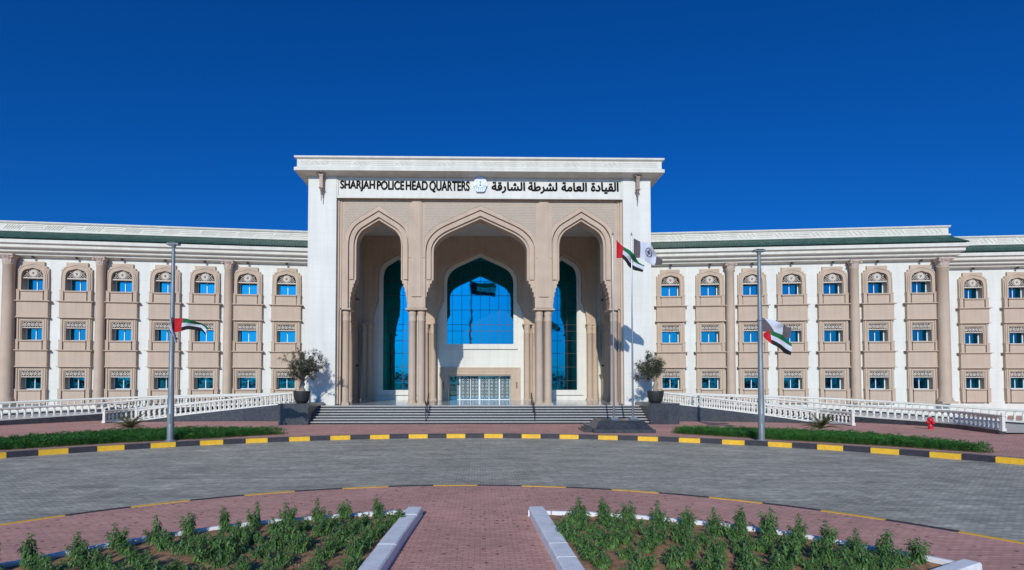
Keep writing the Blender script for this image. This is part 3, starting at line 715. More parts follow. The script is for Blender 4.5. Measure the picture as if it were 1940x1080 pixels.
part('badge',b,[M['emb'],M['emb2']])
# hanging lanterns below the cornice corners
for s in (-1,1):
    b=MB(); b.tube([(0,0,0),(0,-0.12,0.1),(0,-0.3,0.12),(0,-0.42,0.0)],0.05,8)
    b.box(-0.3,0.3,-0.5,-0.3,0.0,0.12)
    b.box(-0.17,0.17,-0.55,-0.21,-0.12,0.0); b.box(-0.13,0.13,-0.51,-0.25,-1.0,-0.12); b.box(-0.18,0.18,-0.56,-0.20,-1.06,-1.0)
    b.lathe([(0.13,-1.06),(0.10,-1.3),(0.06,-1.35),(0.08,-1.5),(0.035,-1.6),(0.03,-2.0),(0.01,-2.1)],0,-0.38,10)
    b.lathe([(0.16,0.0),(0.2,0.06),(0.14,0.2),(0.05,0.26)],-0.2,-0.40,10); b.lathe([(0.12,0.0),(0.15,0.06),(0.1,0.18),(0.03,0.22)],0.2,-0.40,10)
    part('lantern',b,M['lantern'],(s*12.55,46.0,19.40))
# ---------------------------------------------------------------- steps
b=MB(); n=7; th=(F0)/n
for i in range(n):
    y=42.05+0.41*i; z=th*(i+1)
    b.box(-12.25,12.25,y+0.03,44.95 if i<n-1 else 44.90,z-th,z-0.056,1)
    b.box(-12.25,12.25,y,y+0.44 if i<n-1 else 45.2,z-0.056,z if i<n-1 else z+0.002,0)
st=tag(b.build('entrance_steps',[M['tread'],M['riser']]),'broad granite entrance steps with pale treads and dark risers','steps')
# terrace slab under and beside the portal
b=MB(); b.box(-14.3,-12.96,44.95,51.9,-0.1,F0-0.01); b.box(12.96,14.3,44.95,51.9,-0.1,F0-0.01); struct(b.build('terrace',M['tread']))
for s in (-1,1):
    b=MB(); xs=sorted((s*12.25,s*14.35)); b.box(xs[0],xs[1],41.65,45.7,0,1.42); b.box(xs[0]-0.03,xs[1]+0.03,41.62,45.73,1.42,1.50)
    tag(b.build('stair_plinth',M['granite']),'dark granite block ending the entrance steps on the %s, under a potted olive tree'%('left' if s<0 else 'right'),'plinth','granite plinths beside the steps')
# handrails
for x,cc in ((-3.95,'left'),(3.95,'right')):
    h=empty('handrail',(x,42.2,0),'dark metal handrail splitting the entrance steps, %s of the centre'%cc,'handrail','handrails on the steps')
    for k,(y,z) in enumerate(((42.25,th),(43.5,th*4.5),(44.9,F0))):
        b=MB(); b.tube([(0,y-42.2,z-0.1),(0,y-42.2,z+0.92)],0.028,8); b.build('post',M['dark'],h)
    for dz,nm in ((0.95,'rail'),(0.5,'rail')):
        b=MB(); b.tube([(0,-0.15,th+dz-0.03),(0,0.05,th+dz),(0,2.7,F0+dz),(0,3.0,F0+dz)],0.032,8); b.build(nm,M['dark'],h)
# ---------------------------------------------------------------- balustrades and ramps
b=MB(); b.box(-0.07,0.07,-0.07,0.07,0,0.07); b.lathe([(0.055,0.07),(0.06,0.11),(0.045,0.14),(0.085,0.24),(0.092,0.30),(0.06,0.42),(0.042,0.50),(0.058,0.53),(0.058,0.56)],seg=12); b.box(-0.065,0.065,-0.065,0.065,0.56,0.63)
BALM=b.mesh('baluster',M['bal'])
b=MB(); b.box(-0.12,0.12,-0.12,0.12,-0.03,0.14); b.box(-0.085,0.085,-0.085,0.085,0.14,0.84); b.box(-0.13,0.13,-0.13,0.13,0.84,0.90); b.lathe([(0.05,0.9),(0.09,0.95),(0.09,1.0),(0.02,1.07)],seg=12); NEW=b.mesh('newel_post',M['bal'])
def smooth(path,n=5):
    out=[]
    P=[path[0]]+list(path)+[path[-1]]
    for i in range(1,len(P)-2):
        p0,p1,p2,p3=P[i-1],P[i],P[i+1],P[i+2]
        for k in range(n):
            t=k/n
            out.append(tuple(0.5*((2*p1[j])+(-p0[j]+p2[j])*t+(2*p0[j]-5*p1[j]+4*p2[j]-p3[j])*t*t+(-p0[j]+3*p1[j]-3*p2[j]+p3[j])*t**3) for j in range(3)))
    out.append(tuple(path[-1])); return out
BG='balustrades along the access ramps'
def balustrade(path,label,step,newels=(False,True)):
    P=smooth(path); o0=P[0]
    root=empty('balustrade',(o0[0],o0[1],0),label,'balustrade',BG)
    rel=[(p[0]-o0[0],p[1]-o0[1],p[2]) for p in P]
    def sw(prof): b=MB(); b.sweep(rel,prof+[prof[0]]); return b
    # retaining wall: top follows the ramp, foot buried
    b=MB(); V=[];n=len(rel)
    for i,p in enumerate(rel):
        q=rel[min(i+1,n-1)]; r=rel[max(i-1,0)]; dx,dy=q[0]-r[0],q[1]-r[1]; l=math.hypot(dx,dy); nx,ny=dy/l*0.16,-dx/l*0.16
        for sx,z in ((1,-0.1),(1,p[2]),(-1,p[2]),(-1,-0.1)): V.append((p[0]+nx*sx,p[1]+ny*sx,z))
    F=[(i*4+j,i*4+j+1,(i+1)*4+j+1,(i+1)*4+j) for i in range(n-1) for j in range(3)]+[(3,2,1,0),((n-1)*4,(n-1)*4+1,(n-1)*4+2,(n-1)*4+3)]
    b.add(V,F); b.build('base_wall',M['granite'],root)
    sw([(-0.12,0.0),(-0.12,0.10),(0.12,0.10),(0.12,0.0)]).build('plinth_course',M['bal'],root)
    sw([(-0.08,0.73),(-0.13,0.78),(-0.13,0.86),(-0.09,0.89),(0.09,0.89),(0.13,0.86),(0.13,0.78),(0.08,0.73)]).build('rail',M['bal'],root)
    acc=0; nxt=step*0.5
    for i in range(n-1):
        a,c=rel[i],rel[i+1]; L=math.hypot(c[0]-a[0],c[1]-a[1])
        while nxt<=acc+L:
            t=(nxt-acc)/L; ang=math.atan2(c[1]-a[1],c[0]-a[0])
            o=mk('baluster',BALM,root,(a[0]+(c[0]-a[0])*t,a[1]+(c[1]-a[1])*t,a[2]+(c[2]-a[2])*t+0.10),ang); nxt+=step
        acc+=L
    for e,i in zip(newels,(0,-1)):
        if e: mk('newel_post',NEW,root,rel[i])
    return P
def strip(name,A,B,dz=-0.02,mat='tread'):
    n=24; b=MB()
    def samp(P,t):
        k=t*(len(P)-1); i=min(int(k),len(P)-2); f=k-i; return tuple(P[i][j]*(1-f)+P[i+1][j]*f for j in range(3))
    V=[]
    for i in range(n+1):
        for P in (A,B): q=samp(P,i/n); V.append((q[0],q[1],q[2]+dz))
    b.add(V,[(2*i,2*i+1,2*i+3,2*i+2) for i in range(n)]); struct(b.build(name,M[mat]))
PA=balustrade([(-14.4,45.5,1.38),(-15.8,45.66,1.27),(-22.6,45.6,0.52),(-26.1,44.7,0.06)],'front balustrade of the left ramp, climbing to the plinth with the left potted olive',0.36)
PB=balustrade([(-14.4,47.3,1.38),(-22.4,47.5,0.62),(-26.9,46.0,0.16),(-27.8,43.6,0.05)],'short balustrade of the left ramp behind the front one, ending near the left palm',0.38)
PCc=balustrade([(-14.4,49.2,1.3),(-22,48.9,1.05),(-27,48.1,0.85),(-30,46.6,0.55),(-33.7,41.6,0.34),(-36.5,36,0.2)],'long balustrade on a black wall running out of the left edge of the picture',0.45)
PD=balustrade([(-14.4,50.5,1.3),(-24,49.2,1.10),(-32,46.9,0.85),(-37.4,43.4,0.6),(-42,37,0.4)],'rearmost balustrade on the left, closest to the left wing windows',0.45)
strip('access_ramp',PA,PB); strip('access_ramp',PCc,PD,-0.12)
QA=balustrade([(14.4,45.4,1.38),(15.5,45.1,1.27),(21.2,43.9,0.58),(24.6,42.05,0.06)],'front balustrade of the right ramp, dropping from the plinth with the right potted olive',0.36)
QB=balustrade([(14.4,47.3,1.38),(21.3,46.1,0.62),(25.1,43.3,0.2),(25.9,40.0,0.05)],'short balustrade of the right ramp ending behind the right sago palm',0.38)
QC=balustrade([(14.4,49.2,1.3),(22,48.0,1.0),(26.6,45.5,0.6),(29.2,42.5,0.38),(30.8,39.8,0.3),(31.1,37.0,0.27),(30.2,33.1,0.22)],'long balustrade on a black wall behind the red fire hydrant',0.45)
QD=balustrade([(14.4,50.4,1.3),(24,49.2,1.05),(31,46.5,0.75),(35.5,42.5,0.4),(38,40,0.2),(42,34,0.1)],'rearmost balustrade on the right, reaching the right edge of the picture',0.45)
strip('access_ramp',QA,QB); strip('access_ramp',QC,QD,-0.12)
b=MB()
for s,D in ((-1,PD),(1,QD)):
    V=[]; 
    for p in D:
        u=(abs(p[0])-15.3)/math.cos(AL); w=W(s,min(max(u,-1.0),60),-4.5 if u>25 else -0.2); V+=[(p[0],p[1],p[2]-0.05),(w[0],w[1],p[2]-0.02)]
    b.add(V,[(2*i,2*i+1,2*i+3,2*i+2) for i in range(len(D)-1)])
struct(b.build('building_walkway',M['tread']))
# ---------------------------------------------------------------- leaves
def leaf(mb,p,d,L,w,mi=0,bend=0.25):
    """one leaf blade as two bent quads"""
    d=d.normalized(); a=Vector((0,0,1)) if abs(d.z)<0.9 else Vector((1,0,0)); x=d.cross(a).normalized()
    up=x.cross(d); m=p+d*L*0.5+up*L*0.08; e=p+d*L-Vector((0,0,L*bend))
    mb.add([p,m-x*w/2,e,m+x*w/2],[(0,1,2,3)],mi)
def rdir(zb=0.0):
    while True:
        v=Vector((random.uniform(-1,1),random.uniform(-1,1),random.uniform(-1,1)))
        if 0.05<v.length<1: v.z+=zb; return v.normalized()
# olive trees in pots
def pot(x,y,label):
    r=0.62; b=MB(); b.lathe([(0.34,0),(0.42,0.05),(0.52,0.25),(0.59,0.55),(0.62,0.84),(0.62,0.88),(0.56,0.88),(0.54,0.78)],seg=32)
    o=b.build('plant_pot',M['pot'],None,(x,y,1.50)); tag(o,label,'pot','pots on the plinths')
    b=MB(); b.lathe([(0.55,0.0),(0.1,0.05)],seg=20,z0=0.76); b.build('potting_soil',M['soil'],o)
def olive(x,y,seed,lean,sx,hgt,label):
    random.seed(seed); root=empty('olive_tree',(x,y,2.28),label,'tree','olive trees in pots')
    tr=MB(); tips=[]
    tr.tube([(0,0,-0.05),(0.06,0,0.15),(-0.05,0.02,0.38),(0.07,0,0.62),(0.02,0,0.85)],[0.26,0.20,0.17,0.16,0.11],10)
    tr.tube([(0.12,0.03,0),(-0.10,-0.06,0.3),(0.12,-0.05,0.6),(0.0,0,0.9)],[0.14,0.12,0.10,0.08],8)
    for k in range(20):
        a=random.uniform(0,2*PI); e=random.uniform(0.25,1.4); L=random.uniform(0.6,1.1)*hgt
        d=Vector((math.cos(a)*math.cos(e)*sx+lean*math.sin(e)*0.5,math.sin(a)*math.cos(e)*0.8,math.sin(e)))
        p=Vector((0.02,0,random.uniform(0.65,0.9))); pts=[p.copy()]
        for q in range(5):
            d=(d+rdir()*0.16).normalized(); p=p+d*L/5; pts.append(p.copy())
            if q>=1: tips.append((p.copy(),d.copy()))
        tr.tube(pts,[0.05,0.035,0.025,0.018,0.012,0.006],6)
        for q in range(7):
            i=random.randint(2,5); p2=pts[i]; d2=(d+rdir()*0.9).normalized(); l2=random.uniform(0.2,0.5)*hgt/1.7
            pp=[p2,p2+d2*l2*0.5,p2+d2*l2+Vector((0,0,0.04))]; tr.tube(pp,[0.012,0.008,0.004],4,0,False); tips.append((pp[1],d2)); tips.append((pp[2],d2))
    tr.build('trunk',M['bark'],root)
    lf=MB()
    for p,d in tips:
        for k in range(random.randint(30,52)):
            q=p+rdir()*abs(random.gauss(0,0.13)); leaf(lf,q,(d*0.5+rdir(0.15)),random.uniform(0.08,0.14),random.uniform(0.03,0.048))
    lf.build('crown',M['olive'],root)
pot(-13.2,43.3,'round charcoal pot on the left granite plinth beside the steps'); pot(13.12,43.3,'round charcoal pot on the right granite plinth beside the steps')
olive(-13.2,43.3,11,0.42,0.34,2.15,'wispy potted olive tree left of the entrance, leaning to the right')
olive(13.1,43.3,5,-0.05,0.58,1.8,'rounded potted olive tree right of the entrance behind the flagpoles')
# hedges: low dense planting as clumps of leaves
def hedge(name,label,poly,seed):
    """poly(t) -> (inner point, outer point) of the bed"""
    random.seed(seed); lf=MB(); N=int(46); soil=MB(); V=[]
    o,_=poly(0.5); o=(o[0],o[1])
    for i in range(N+1):
        a,c=poly(i/N); V+=[(a[0]-o[0],a[1]-o[1],0.012),(c[0]-o[0],c[1]-o[1],0.012)]
    soil.add(V,[(2*i,2*i+1,2*i+3,2*i+2) for i in range(N)])
    root=empty(name,(o[0],o[1],0),label,'hedge','low hedges behind the road kerb'); soil.build('bed_soil',M['soil'],root)
    # clumps
    cl=[]
    for i in range(100):
        t=(i+0.5)/100; a,c=poly(t); w=math.hypot(c[0]-a[0],c[1]-a[1]); k=max(1,round(w/0.36))
        for j in range(k):
            f=(j+0.5)/k+random.uniform(-0.05,0.05); cl.append((a[0]+(c[0]-a[0])*f+random.uniform(-.08,.08)-o[0],a[1]+(c[1]-a[1])*f+random.uniform(-.08,.08)-o[1],random.uniform(0.25,0.43)))
    for x,y,h in cl:
        for k in range(105):
            a=random.uniform(0,2*PI); e=math.asin(random.uniform(0,1)); r=random.uniform(0.82,1.03)
            p=Vector((x+0.25*math.cos(a)*math.cos(e)*r,y+0.25*math.sin(a)*math.cos(e)*r,0.02+h*math.sin(e)*r))
            d=Vector((math.cos(a)*math.cos(e),math.sin(a)*math.cos(e),math.sin(e)+0.3))+rdir()*0.7
            leaf(lf,p,d,random.uniform(0.05,0.11),random.uniform(0.03,0.055))
    lf.build('foliage',M['hedge'],root)
def bedL(t):
    a=R(141-29.2*t); w=(1-abs(2*t-1)**3)
    ro=[(0,31.0),(0.2,31.6),(0.45,33.1),(0.65,33.0),(0.85,31.4),(1,29.3)]
    for (t0,r0),(t1,r1) in zip(ro,ro[1:]):
        if t0<=t<=t1: r=r0+(r1-r0)*(t-t0)/(t1-t0)
    ri=28.05+0.9*max(0,(t-0.75)/0.25)
    return polar(FC,ri,a),polar(FC,max(r,ri+0.25),a)
def bedR(t):
    a=R(37.8+27.9*t)
    ro=[(0,28.7),(0.03,29.1),(0.2,30.3),(0.4,32.2),(0.65,32.0),(0.85,31.2),(0.97,31.0),(1,30.9)]
    for (t0,r0),(t1,r1) in zip(ro,ro[1:]):
        if t0<=t<=t1: r=r0+(r1-r0)*(t-t0)/(t1-t0)
    ri=28.15+1.35*max(0,(t-0.6)/0.4)
    return polar(FC,ri,a),polar(FC,max(r,ri+0.25),a)
hedge('hedge','low dark green hedge bed on the left with a sago palm and lamp post',bedL,3)
hedge('hedge','low dark green hedge bed on the right with a sago palm and lamp post',bedR,4)
def sago(x,y,seed,label,s=1.0):
    random.seed(seed); root=empty('sago_palm',(x,y,0),label,'palm','sago palms in the hedges')
    b=MB(); b.lathe([(0.16,0),(0.2,0.12),(0.17,0.3),(0.08,0.38)],seg=12); b.build('trunk',M['bark'],root)
    lf=MB()
    for k in range(46):
        a=2*PI*k/46*3.0+random.uniform(-.15,.15); e=random.uniform(0.35,1.25); L=random.uniform(0.85,1.15)*s; d=Vector((math.cos(a)*math.cos(e),math.sin(a)*math.cos(e),math.sin(e)))
        p=Vector((0,0,0.32)); pts=[p.copy()]
        for q in range(9):
            d=(d+Vector((0,0,-0.105))).normalized(); p=p+d*L/9; pts.append(p.copy())
        lf.tube(pts,[0.012*(1-q/11) for q in range(10)],4,0,False)
        for q in range(1,10):
            for m in range(3):
                pt=pts[q-1].lerp(pts[q],m/3); dd=(pts[q]-pts[q-1]).normalized(); sd=dd.cross(Vector((0,0,1))).normalized()
                l=0.20*math.sin(min(1,(q+1)/10)*PI*0.92+0.15)*s
                for sg in (-1,1): leaf(lf,pt,(sd*sg+dd*0.55+Vector((0,0,0.25))),max(l,0.05),0.026,0,0.05)
    lf.build('fronds',M['palm'],root)
sago(-20.6,34.7,1,'spiky sago palm in the left hedge beside the lamp post',1.15); sago(19.9,33.6,2,'spiky sago palm in the right hedge in front of the ramp end',1.2)
# ---------------------------------------------------------------- lamp posts
def lamp(x,y,h,label):
    root=empty('lamp_post',(x,y,0),label,'lamp post','lamp posts by the kerb')
    b=MB(); b.lathe([(0.30,0),(0.30,0.03),(0.20,0.05),(0.19,0.10)],seg=8); b.build('base',M['steel'],root)
    b=MB(); b.lathe([(0.165,0.08),(0.155,2.2),(0.145,2.21),(0.12,h*0.55),(0.085,h-0.35),(0.075,h-0.33),(0.07,h-0.12)],seg=12); b.build('pole',M['steel'],root)
    b=MB(); b.box(-0.30,0.30,-0.16,0.16,-0.05,0.03); b.lathe([(0.07,-0.25),(0.11,-0.12),(0.13,-0.05)],seg=10); b.box(-0.2,0.2,-0.22,0.22,0.03,0.05); b.build('lamp_head',M['steel'],root,(0,0,h))
    b=MB(); b.box(-0.06,0.06,-0.175,-0.14,0.9,1.4); b.build('access_door',M['steel'],root)
    b=MB(); b.lathe([(0.14,0),(0.15,0.02),(0.15,0.06),(0.14,0.08)],seg=12); b.tube([(0,0,0.04),(0.3,0,0.06)],0.015,6); b.build('flag_bracket',M['steel'],root,(0,0,6.2)); 
    return root
lamp(-15.95,30.3,10.2,'tall grey lamp post on the left with a flag tied halfway up'); lamp(14.47,29.7,9.85,'tall grey lamp post on the right with two flags tied halfway up')
# ---------------------------------------------------------------- flags (cloth sheets with real folds, pinned at real places)
def at(px,py,Y):      # world position of a point in the plane y = Y
    psi,th_=R(1.1),R(1.8); Fv=Vector((math.sin(psi)*math.cos(th_),math.cos(psi)*math.cos(th_),math.sin(th_))); Rv=Vector((math.cos(psi),-math.sin(psi),0)); U=Rv.cross(Fv)
    r=Fv+Rv*((px-931)/1100)-U*((py-690.43)/1100); t=Y/r.y; return Vector((r.x*t,Y,3+r.z*t))
def flag(name,label,top,bot,Y,col,depth,waves=2.0,ph=0,group='flags',badge=False,mats=None):
    """top / bottom edge polylines; col(u,v) -> material slot"""
    T=[at(x,y,Y) for x,y in top]; B=[at(x,y,Y) for x,y in bot]
    def samp(P,t):
        k=t*(len(P)-1); i=min(int(k),len(P)-2); f=k-i; return P[i].lerp(P[i+1],f)
    o=T[0].copy(); nu,nv=48,28; V=[];Fc=[];mi=[]
    def pos(u,v):
        p=samp(T,u).lerp(samp(B,u),v); L=depth*min(1,u*2.5)
        return p-o+Vector((0,L*math.sin(u*waves*2*PI+ph+v*1.4)+0.35*L*math.sin(u*9+v*5+ph),0.12*L*math.sin(v*7+u*6)))
    for j in range(nv+1):
        for i in range(nu+1): V.append(pos(i/nu,j/nv))
    mb=MB()
    n=len(V); tck=Vector((0,0.008,0))
    for j in range(nv):
        for i in range(nu):
            a=j*(nu+1)+i; Fc.append((a,a+1,a+nu+2,a+nu+1)); mi.append(col((i+.5)/nu,(j+.5)/nv))
    b0=0; mb.v=[tuple(v) for v in V]+[tuple(v+tck) for v in V]
    for f,m in zip(Fc,mi):
        mb.f.append(list(reversed(f))); mb.m.append(m); mb.s.append(True); mb.f.append([q+n for q in f]); mb.m.append(m); mb.s.append(True)
    ob=mb.build(name,mats,None,tuple(o)); tag(ob,label,'flag',group); return ob
UAEM=[M['f_red'],M['f_green'],M['f_white'],M['f_black']]
def uae(u,v): return 0 if u<0.26 else (1 if v<1/3 else 2 if v<2/3 else 3)
POLM=[M['f_brown'],M['f_white'],M['f_navy']]
def pol(u,v):
    if u<0.24 or u>0.82: return 0
    dx,dy=(u-0.53)*1.9,(v-0.45); d=math.hypot(dx,dy)
    if 0.20<d<0.255: return 2
    if d<0.10 or (abs(dx)<0.03 and d<0.2) or (abs(dy)<0.03 and d<0.16): return 2
    return 1
YF=36.2
flag('flag','red, green, white and black national flag on the left of the two tall steel flagpoles',[(1168,454.5),(1181,467),(1197,482),(1210,491),(1220,503)],[(1168,489),(1178,489.5),(1190,503),(1203,511),(1216,517)],YF-0.05,uae,0.22,1.5,0.4,'national flags',mats=UAEM)
flag('flag','maroon and white police flag with round badge on the right steel flagpole',[(1200.5,451.5),(1214,457),(1229,464.5),(1244,479),(1255,491)],[(1200.5,489),(1212,489),(1223,495),(1238,500.5),(1253,502)],YF-0.05,pol,0.22,1.4,0.2,'police flags',mats=POLM)
flag('flag','national flag blowing right from the left lamp post',[(328,603),(345,603),(362,606),(380,611),(393,622)],[(328,630),(344,628),(360,624),(378,625),(388,635)],30.15,uae,0.20,1.3,0.2,'national flags',mats=UAEM)
flag('flag','crumpled police flag hanging at the left lamp post below the national flag',[(327,598),(324,604),(322,615),(321,630)],[(329,648),(333,650),(336,648),(334,640)],30.05,pol,0.10,2,0.5,'police flags',mats=POLM)
flag('flag','police flag on the right lamp post above the national flag',[(1440,600.5),(1456,605),(1473,612),(1488,616),(1501,620)],[(1443,628),(1456,629),(1470,634),(1486,639),(1497,641)],29.75,lambda u,v:0 if (u<0.16+0.28*v or u>0.70) else 1,0.16,1.2,0.9,'police flags',mats=POLM)
flag('flag','national flag slanting down from the right lamp post below the police flag',[(1446,632),(1460,625),(1471,632),(1484,637),(1503,650)],[(1447,639),(1462,652),(1474,660),(1487,668),(1501,673)],29.45,uae,0.16,1.2,0.1,'national flags',mats=UAEM)
# flagpoles and their pedestal
b=MB(); 
b.box(6.75,10.45,34.45,37.9,0,0.20)
v=[(6.85,34.6),(10.35,34.6),(10.35,37.75),(6.85,37.75)]; v2=[(7.25,35.3),(9.95,35.3),(9.95,37.1),(7.25,37.1)]
b.add([(x,y,0.20) for x,y in v]+[(x,y,0.70) for x,y in v2],[(0,1,5,4),(1,2,6,5),(2,3,7,6),(3,0,4,7),(4,5,6,7)])
for k in range(3): b.box(6.30+0.15*k,6.75,35.0+0.1*k,37.3-0.1*k,0.13*k,0.13*(k+1)) 
tag(b.build('flagpole_pedestal',M['granite']),'dark granite pedestal with sloping sides under the two flagpoles','pedestal')
for px,lab in ((1163,'left'),(1199,'right')):
    p=at(px,790,YF); root=empty('flagpole',(p.x,YF,0.70),'tall polished steel flagpole on the granite pedestal, the %s one of the pair'%lab,'flagpole','flagpoles before the entrance')
    b=MB(); b.box(-0.22,0.22,-0.2,0.2,0,0.16); b.build('base_box',M['chrome'],root)
    b=MB(); b.lathe([(0.065,0.16),(0.058,4),(0.038,11.55),(0.025,11.6)],seg=12); b.build('pole',M['chrome'],root)
    b=MB(); b.lathe([(0.02,0),(0.055,0.04),(0.06,0.09),(0.03,0.14),(0.01,0.2)],seg=10,z0=11.58); b.build('finial',M['chrome'],root)
# ---------------------------------------------------------------- hydrant
root=empty('fire_hydrant',(28.95,36.9,0),'small red fire hydrant on the pink pavement at the right','hydrant')
b=MB(); b.lathe([(0.19,0),(0.19,0.04),(0.13,0.06),(0.13,0.12),(0.15,0.13),(0.15,0.16),(0.12,0.18),(0.115,0.52),(0.17,0.55),(0.17,0.60),(0.14,0.62)],seg=20); b.build('barrel',M['red'],root)
b=MB(); b.lathe([(0.17,0.60),(0.18,0.63),(0.15,0.70),(0.08,0.76),(0.04,0.78),(0.04,0.83),(0.01,0.84)],seg=20); b.build('cap',M['red'],root)
for dx,dy in ((1,0),(-1,0),(0,-1)):
    b=MB(); b.tube([(0.08*dx,0.08*dy,0.44),(0.24*dx,0.24*dy,0.44)],0.065,12); b.tube([(0.21*dx,0.21*dy,0.44),(0.27*dx,0.27*dy,0.44)],0.085,8); b.build('outlet',M['red'],root)
# ---------------------------------------------------------------- foreground flower beds
def kerbline(mb,path,w,h,joint=1.0,inset=0.0):
    """kerb of separate blocks along a path; path is the outer edge, the kerb lies to its right"""
    P=path
    for i in range(len(P)-1):
        a,c=Vector(P[i]),Vector(P[i+1]); L=(c-a).length; n=max(1,round(L/joint)); d=(c-a)/L; nr=Vector((d.y,-d.x))
        for k in range(n):
            p=a+d*(L*k/n+0.004); q=a+d*(L*(k+1)/n-0.004); jz=random.uniform(-0.006,0.006); bv=0.025
            pr=[(0,0),(0,h-bv),(bv,h),(w-bv,h),(w,h-bv),(w,0)]
            V=[(pt.x+nr.x*o,pt.y+nr.y*o,z+(jz if z>0.05 else 0)) for pt in (p,q) for o,z in pr]; m=len(pr)
            mb.add(V,[(j,j+1,m+j+1,m+j) for j in range(m-1)]+[tuple(reversed(range(m))),tuple(range(m,2*m))])
arcL=[polar((-0.55,4.81),8.50,R(a)) for a in (97.5,104,110,116,122,128,134,140,146,152,158,164)]
arcL=[(-1.30,13.22)]+arcL
arcR=[(1.10,13.22),(1.60,13.10),(2.5,12.98),(3.41,12.72),(4.3,12.28),(5.1,11.82),(5.8,11.36),(6.4,10.8),(6.95,10.2),(7.45,9.65),(7.87,9.05)]
def bed(label,side,arc,inner,seed,endk=None):
    random.seed(seed); root=empty('flower_bed',(arc[0][0],arc[0][1],0),label,'flower bed','kerbed beds in the foreground')
    o=Vector(arc[0]); rel=lambda p:(p[0]-o.x,p[1]-o.y)
    b=MB()
    if side<0:
        kerbline(b,[rel(p) for p in arc[::-1]],0.12,0.13,0.9)
        kerbline(b,[rel(p) for p in inner],0.34,0.20,0.85)
    else:
        kerbline(b,[rel(p) for p in arc],0.12,0.13,0.9)
        kerbline(b,[rel(p) for p in inner[::-1]],0.34,0.20,0.85)
        if endk: kerbline(b,[rel(p) for p in endk],0.26,0.18,0.85)
    b.build('kerb',M['kerb_w'],root)
    # soil: rough sheet
    poly=list(arc)+([endk[1]] if endk else [])+[inner[-1]]
    cx,cy=inner[-1]
    cx,cy=( -2.2,5.0) if side<0 else (2.0,5.0)
    b=MB(); N=len(poly); K=26; V=[]
    from mathutils import noise
    for i in range(N):
        for sub in range(4 if i<N-1 else 1):
            t=sub/4; p=Vector(poly[i]).lerp(Vector(poly[min(i+1,N-1)]),t)
            for k in range(K+1):
                q=p.lerp(Vector((cx,cy)),k/K); z=0.06+0.07*noise.noise(Vector((q.x*2.2,q.y*2.2,seed)))+0.03*noise.noise(Vector((q.x*7,q.y*7,seed)))
                V.append((q.x-o.x,q.y-o.y,z if k>0 else 0.06))
    rows=len(V)//(K+1)
    b.add(V,[(r*(K+1)+k,r*(K+1)+k+1,(r+1)*(K+1)+k+1,(r+1)*(K+1)+k) for r in range(rows-1) for k in range(K)] if side<0 else [(r*(K+1)+k,(r+1)*(K+1)+k,(r+1)*(K+1)+k+1,r*(K+1)+k+1) for r in range(rows-1) for k in range(K)],0,True)
    b.build('soil',M['soil'],root)
bed('white-kerbed bed of young shrubs left of the pink path',-1,arcL,[(-1.30,13.22),(-1.42,11.0),(-1.52,8.6),(-1.62,6.0)],1)
bed('white-kerbed bed of young shrubs right of the pink path',1,arcR,[(1.10,13.22),(1.17,11.0),(1.26,8.6),(1.36,6.0)],2,endk=[(7.87,9.05),(5.4,7.7)])
def shrub_meshes(seed,tall):
    random.seed(seed); st=MB(); lf=MB(); H=random.uniform(0.40,0.50) if tall else random.uniform(0.24,0.36)
    stems=[((0,0),H,0.0)]+[((random.uniform(-.06,.06),random.uniform(-.06,.06)),H*random.uniform(0.4,0.85),random.uniform(0.1,6.28)) for _ in range(6 if tall else 9)]
    for (x,y),h,a in stems:
        lean=Vector((math.cos(a),math.sin(a),0))*((0.12 if tall else 0.17) if a else 0.03); pts=[Vector((x,y,0))+lean*t+Vector((0,0,h*t)) for t in (0,.33,.66,1)]
        st.tube(pts,[0.009,0.007,0.005,0.003],5)
        n=int(h/0.026)
        for k in range(n):
            t=(k+1.5)/(n+0.5); p=pts[0].lerp(pts[3],t)
            if tall and t<0.12: continue
            for q in range(7):
                an=q*PI/3.5+k*0.7+random.uniform(-.4,.4); e=random.uniform(-0.5,0.6)+(0.5 if t>0.92 else 0)
                leaf(lf,p+rdir()*0.02,Vector((math.cos(an)*math.cos(e),math.sin(an)*math.cos(e),math.sin(e))),random.uniform(0.065,0.125)*(1.15-0.35*t),random.uniform(0.020,0.034),0,0.45)
    return st.mesh('stem',M['bark']),lf.mesh('foliage',M['shrub'])
SH=[shrub_meshes(40+i,True) for i in range(5)]+[shrub_meshes(60+i,False) for i in range(7)]
random.seed(99)
def shrub(x,y,label,group,k,s=1.0):
    root=empty('young_shrub',(x,y,0.07),label,'shrub',group,random.uniform(0,6.28)); root.scale=(s,s,s*random.uniform(0.9,1.12))
    m=SH[k%5] if 'back row in' in label or ' back row of' in label else SH[5+k%7]
    mk('stem',m[0],root); mk('foliage',m[1],root)
cnt=0
def insideL(x,y): return math.hypot(x+0.55,y-4.81)<8.25 and x<-1.95-(13.2-y)*0.02 and y>8.3
for row,r in enumerate((8.12,7.55,6.98,6.42,5.86,5.3,4.74,4.2)):
    n=0; a=98.0+row*1.7
    while a<165:
        x,y=polar((-0.55,4.81),r,R(a)); 
        if row: x+=random.uniform(-.07,.07); y+=random.uniform(-.08,.08)
        if x<-1.72 and y>7.2 and x/y>-1.05:
            if row==0: shrub(x,y,'leafy young shrub in the back row of the left bed, along its white kerb','young shrubs in the back row of the left bed',cnt,random.uniform(0.92,1.08))
            else: shrub(x,y,'low leafy young shrub in the soil of the left bed, before its back row','young shrubs in the front rows of the left bed',cnt,random.uniform(0.8,1.15))
            cnt+=1
        a+=math.degrees((0.60 if row==0 else 0.60)/r)
def lerp_arc(t):
    k=t*(len(arcR)-1); i=min(int(k),len(arcR)-2); f=k-i; return Vector(arcR[i]).lerp(Vector(arcR[i+1]),f)
cR=Vector((1.3,4.9))
